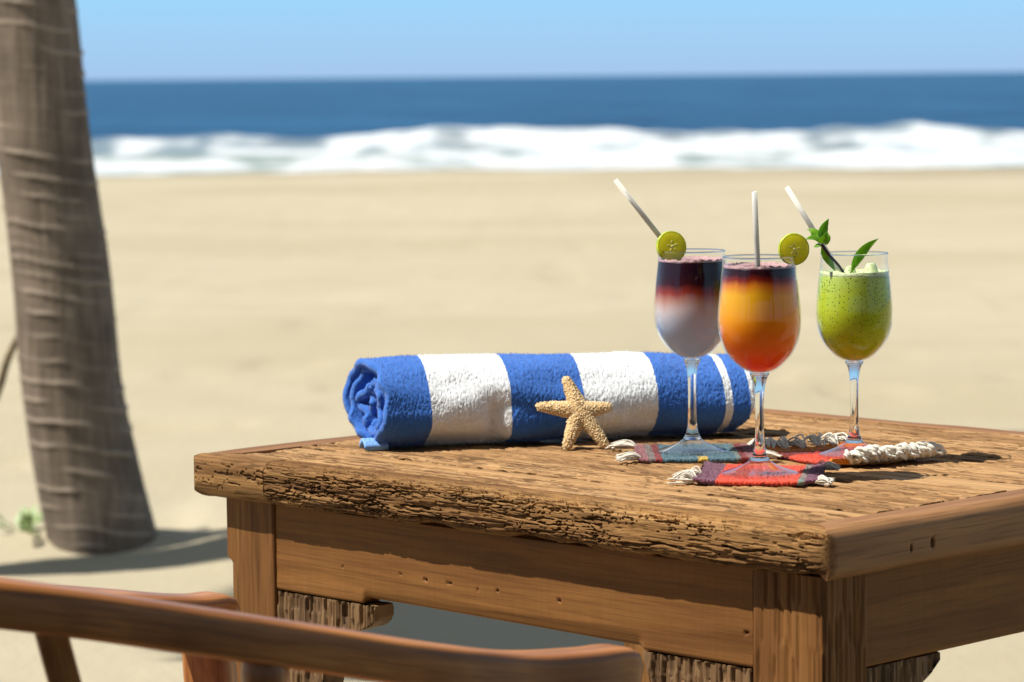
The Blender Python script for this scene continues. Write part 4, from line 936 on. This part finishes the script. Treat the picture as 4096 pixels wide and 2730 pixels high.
wine_glass((.2438, 3.088, gz), 1.0, 'wine glass with purple, yellow and orange layers on the red coaster', M_D2, .2045, GG, 'pink', M_DTOP)
wine_glass((.3534, 3.235, gz), .973, 'wine glass with speckled green blended drink on the orange coaster', M_D3, .1915, GG, 'green', None)

# straws
t = NT('frosted_straw'); M_STRAW = t.fin((.78, .77, .74), .35, None, **{'Subsurface Weight': .4, 'Subsurface Radius': (.01, .01, .01), 'Transmission Weight': 0.0})
tn = t.new('ShaderNodeBsdfTranslucent'); tn.inputs[0].default_value = (.88, .88, .85, 1); mx = t.new('ShaderNodeMixShader'); mx.inputs[0].default_value = .5; t.l.new(t.b.outputs[0], mx.inputs[1]); t.l.new(tn.outputs[0], mx.inputs[2]); t.l.new(mx.outputs[0], t.out.inputs[0])
def straw(p, q, label):
    p, q = np.array(p), np.array(q); d = q - p; L = np.linalg.norm(d); d /= L; ref = np.array([0, 1.0, 0]); a_ = np.cross(d, ref); a_ /= np.linalg.norm(a_); b_ = np.cross(d, a_)
    a = np.linspace(0, 2 * np.pi, 28, endpoint=False); V = []
    for (s, r) in ((0, .0027), (0.33, .0027), (.66, .0027), (1, .0027), (1, .0024), (.66, .0024), (.33, .0024), (0, .0024)):
        V.append((d * L * s) + r * (np.cos(a)[:, None] * a_ + np.sin(a)[:, None] * b_))
    ob = mesh('drinking_straw', np.concatenate(V), gq(8, 28, True, True), None, M_STRAW); ob.location = tuple(p)
    tag(ob, label, 'straw', 'white straws in the drinks')
straw((0.1090, 3.2620, 1.0417), (0.2057, 3.3010, 0.9168), 'white straw leaning left behind the lime of the purple and white drink')
straw((0.2388, 3.0820, 1.0353), (0.2463, 3.1030, 0.8971), 'white upright straw standing in the layered orange drink')
straw((0.2848, 3.2450, 1.0336), (0.3594, 3.2450, 0.9125), 'white straw leaning left behind the leaves in the green drink')

# limes
t = NT('lime_flesh'); co = t.coord((1, 1, 1), False); xyz = t.sep(co)
an = t.new('ShaderNodeMath', operation='ARCTAN2'); t.l.new(xyz[1], an.inputs[0]); t.l.new(xyz[0], an.inputs[1])
rad = t.new('ShaderNodeVectorMath', operation='LENGTH'); cmb = t.new('ShaderNodeCombineXYZ'); t.l.new(xyz[0], cmb.inputs[0]); t.l.new(xyz[1], cmb.inputs[1]); t.l.new(cmb.outputs[0], rad.inputs[0])
cv = t.new('ShaderNodeCombineXYZ'); t.l.new(t.math('MULTIPLY', an.outputs[0], 9.0), cv.inputs[0]); t.l.new(t.math('MULTIPLY', rad.outputs['Value'], 160), cv.inputs[1])
fn = t.noise(cv.outputs[0], 1.0, 3)
c = t.ramp(fn, [(.3, (.86, .80, .012)), (.7, (.95, .90, .08))])
sg = t.math('ABSOLUTE', t.math('SINE', t.math('MULTIPLY', an.outputs[0], 4.5))); c = t.mix(t.ramp(sg, [(.0, .5), (.10, 0.0)]), c, (.80, .78, .30))
M_FLESH = t.fin(c, .22, t.bump(fn, .25, .0008), **{'Subsurface Weight': .5, 'Subsurface Radius': (.012, .010, .003)})
tn = t.new('ShaderNodeBsdfTranslucent'); t.l.new(c, tn.inputs[0]); mx = t.new('ShaderNodeMixShader'); mx.inputs[0].default_value = .6; t.l.new(t.b.outputs[0], mx.inputs[1]); t.l.new(tn.outputs[0], mx.inputs[2]); t.l.new(mx.outputs[0], t.out.inputs[0])
t = NT('lime_rind'); c = t.ramp(t.noise(t.coord((1, 1, 1), False), 160, 3), [(.35, (.26, .40, .015)), (.65, (.52, .58, .03))]); M_RIND = t.fin(c, .35, t.bump(t.noise(t.coord((1, 1, 1), False), 900, 2), .3, .0005))
t = NT('lime_pith'); M_PITH = t.fin((.74, .67, .26), .5, None, **{'Subsurface Weight': .4, 'Subsurface Radius': (.01, .01, .005)})
t = NT('lime_seed'); M_SEED = t.fin((.62, .58, .12), .4)
def lime(loc, rot, r, th, label, seed):
    root = empty('lime_slice', loc); root.rotation_euler = rot; tag(root, label, 'lime slice', 'lime slices on the glass rims')
    seg = 72; a = np.linspace(0, 2 * np.pi, seg, endpoint=False); wob = 1 + .025 * (noise2(np.cos(a) * 2 + seed, np.sin(a) * 2, seed) - .5)
    def lat(prof):
        V, Q = lathe(np.array(prof), seg); V = V.reshape(-1, seg, 3); V[..., 0] *= wob; V[..., 1] *= wob; return V.reshape(-1, 3), Q
    V, Q = lat([(0, th / 2), (r * .45, th / 2 + .0003), (r * .90, th / 2), (r * .93, th / 2 - .0003), (r * .93, -th / 2 + .0003), (r * .90, -th / 2), (0, -th / 2)]); mesh('flesh', V, Q, None, M_FLESH, root)
    V, Q = lat([(r * .932, th / 2), (r * .97, th / 2), (r * .995, th * .3), (r * 1.01, 0), (r * 1.0, -th * .3), (r * .97, -th / 2), (r * .932, -th / 2), (r * .932, th / 2)]); mesh('rind', V, Q, None, M_RIND, root)
    mb = MB(); rr = random.Random(seed)
    def blob(cx, cy_, ax, l, w, h, z):
        th_ = np.linspace(0, math.pi, 8); pr = np.c_[np.sin(th_), np.cos(th_)]; V, Q = lathe(pr, 14); V = np.c_[V[:, 2] * l, V[:, 0] * w, V[:, 1] * h]; c_, s_ = math.cos(ax), math.sin(ax)
        return np.c_[V[:, 0] * c_ - V[:, 1] * s_ + cx, V[:, 0] * s_ + V[:, 1] * c_ + cy_, V[:, 2] + z], Q
    V, Q = blob(0, 0, .6, r * .12, r * .09, .0003, th / 2 + .0002); mb.add(V, Q); mb.build('pith', M_PITH, root)
    for k in range(5):
        ax = .3 + k * 1.2566 + rr.uniform(-.2, .2); mb = MB(); V, Q = blob(math.cos(ax) * r * .27, math.sin(ax) * r * .27, ax, r * .13, r * .070, .00025, th / 2 + .0002); mb.add(V, Q); mb.build('seed', M_SEED, root)
lime((0.1667, 3.2690, 0.9719), (R_(80), R_(0), R_(18)), .0163, .0062, 'lime slice on the left rim of the purple and white drink', 5)
lime((0.2776, 3.0850, 0.9782), (R_(88), R_(0), R_(14)), .0158, .0045, 'lime slice on the right rim of the layered orange drink', 8)

# herb sprigs
t = NT('herb_leaf'); co = t.coord((1, 1, 1), False); c = t.ramp(t.noise(co, 220, 3), [(.3, (.11, .28, .018)), (.7, (.25, .45, .03))])
M_HERB = t.fin(c, .32, t.bump(t.noise(co, 500, 2), .25, .001), **{'Specular IOR Level': .5})
tn = t.new('ShaderNodeBsdfTranslucent'); tn.inputs[0].default_value = (.42, .72, .05, 1); mx = t.new('ShaderNodeMixShader'); mx.inputs[0].default_value = .5; t.l.new(t.b.outputs[0], mx.inputs[1]); t.l.new(tn.outputs[0], mx.inputs[2]); t.l.new(mx.outputs[0], t.out.inputs[0])
t = NT('purple_stem'); M_PSTEM = t.fin((.035, .014, .022), .4)
def leafblade(parent, pts, w, facing, fold=.25, prof=None, org=(0, 0, 0)):
    n = 22; P = spline(np.array(pts) - np.array(org), n); T = np.gradient(P, axis=0); T /= np.linalg.norm(T, axis=1)[:, None]; f_ = np.array(facing, float); s = np.linspace(0, 1, n)
    wd = w * np.interp(s, [0, .06, .2, .4, .6, .8, .93, 1], [.10, .25, .72, 1.0, .88, .5, .18, .01]); S = np.cross(T, f_); S /= np.linalg.norm(S, axis=1)[:, None]; N = np.cross(S, T)
    cs = np.array([-1, -.66, -.33, 0, .33, .66, 1]); V = P[:, None] + S[:, None] * (cs[None, :, None] * wd[:, None, None] / 2) + N[:, None] * ((np.abs(cs)[None, :, None] * fold - .04 * np.cos(cs * 9.4)[None, :, None]) * wd[:, None, None] / 2)
    th = .00035; Vb = V - N[:, None] * th; m = 7; NN = n * m; q = gq(n, m)
    e = np.array([i * m for i in range(n)] + [(n - 1) * m + j for j in range(1, m)] + [i * m + m - 1 for i in range(n - 2, -1, -1)] + list(range(m - 2, 0, -1))); e2 = np.roll(e, -1)
    return mesh('leaf', np.concatenate([V.reshape(-1, 3), Vb.reshape(-1, 3)]), np.concatenate([q, q[:, ::-1] + NN, np.stack([e, e + NN, e2 + NN, e2], 1)]), None, M_HERB, parent)
YH = 3.262
SO = (.3465, YH, .944); SP = empty('herb_sprig', (SO[0] - .0046, SO[1] - .045, SO[2] + .0025)); tag(SP, 'herb sprig with five green leaves on a dark stem in the green drink', 'herb sprig', 'herb garnish in the green drink')
mb = MB(); mb.tube(spline(np.array([(.349, YH + .004, .938), (.3400, YH, .9515), (.330, YH - .002, .9625), (.3225, YH - .002, .9735)]) - np.array(SO), 14), np.linspace(.0013, .0017, 14), 8); mb.build('stem', M_PSTEM, SP)
hb = (.3218, YH - .003, .9745)
leafblade(SP, [hb, (.3225, YH + .002, .982), (.3255, YH + .003, .991), (.3305, YH + .004, .9995)], .0105, (.3, -1, .1), .35, org=SO)
leafblade(SP, [hb, (.3165, YH - .006, .9785), (.3115, YH - .009, .9800), (.3050, YH - .012, .9792)], .0085, (0, -.6, .8), .2, org=SO)
leafblade(SP, [hb, (.3185, YH + .004, .981), (.3140, YH + .007, .9865), (.3085, YH + .010, .9885)], .0105, (-.2, -.8, .6), .2, org=SO)
leafblade(SP, [hb, (.3235, YH - .008, .977), (.3262, YH - .011, .9805), (.3275, YH - .010, .9845), (.3288, YH - .008, .9852)], .0110, (.2, -1, .2), .3, org=SO)
leafblade(SP, [(.3225, YH - .002, .972), (.3245, YH - .001, .966), (.3300, YH, .957), (.3370, YH + .003, .945)], .0085, (-.6, -.9, .3), .25, org=SO)
leafblade(SP, [(.3225, YH - .001, .972), (.3170, YH + .003, .9715), (.3150, YH + .006, .9705)], .005, (-.2, -.8, .6), .2, org=SO)
SO2 = (.3545, YH, .948); SP2 = empty('herb_sprig', (SO2[0] - .0046, SO2[1] - .045, SO2[2] + .0025)); tag(SP2, 'single pointed green leaf standing on the right in the green drink', 'herb leaf', 'herb garnish in the green drink')
leafblade(SP2, [(.3535, YH + .002, .944), (.3560, YH, .952), (.3615, YH - .001, .962), (.3690, YH - .002, .9705), (.3805, YH - .004, .9790)], .0105, (.45, -.85, .35), .22, org=SO2)
mb = MB(); mb.tube(np.array([(.3515, YH + .004, .941), (.3540, YH + .002, .946), (.3560, YH, .952)]) - np.array(SO2), .0007, 6); mb.build('stem', M_HERB, SP2)
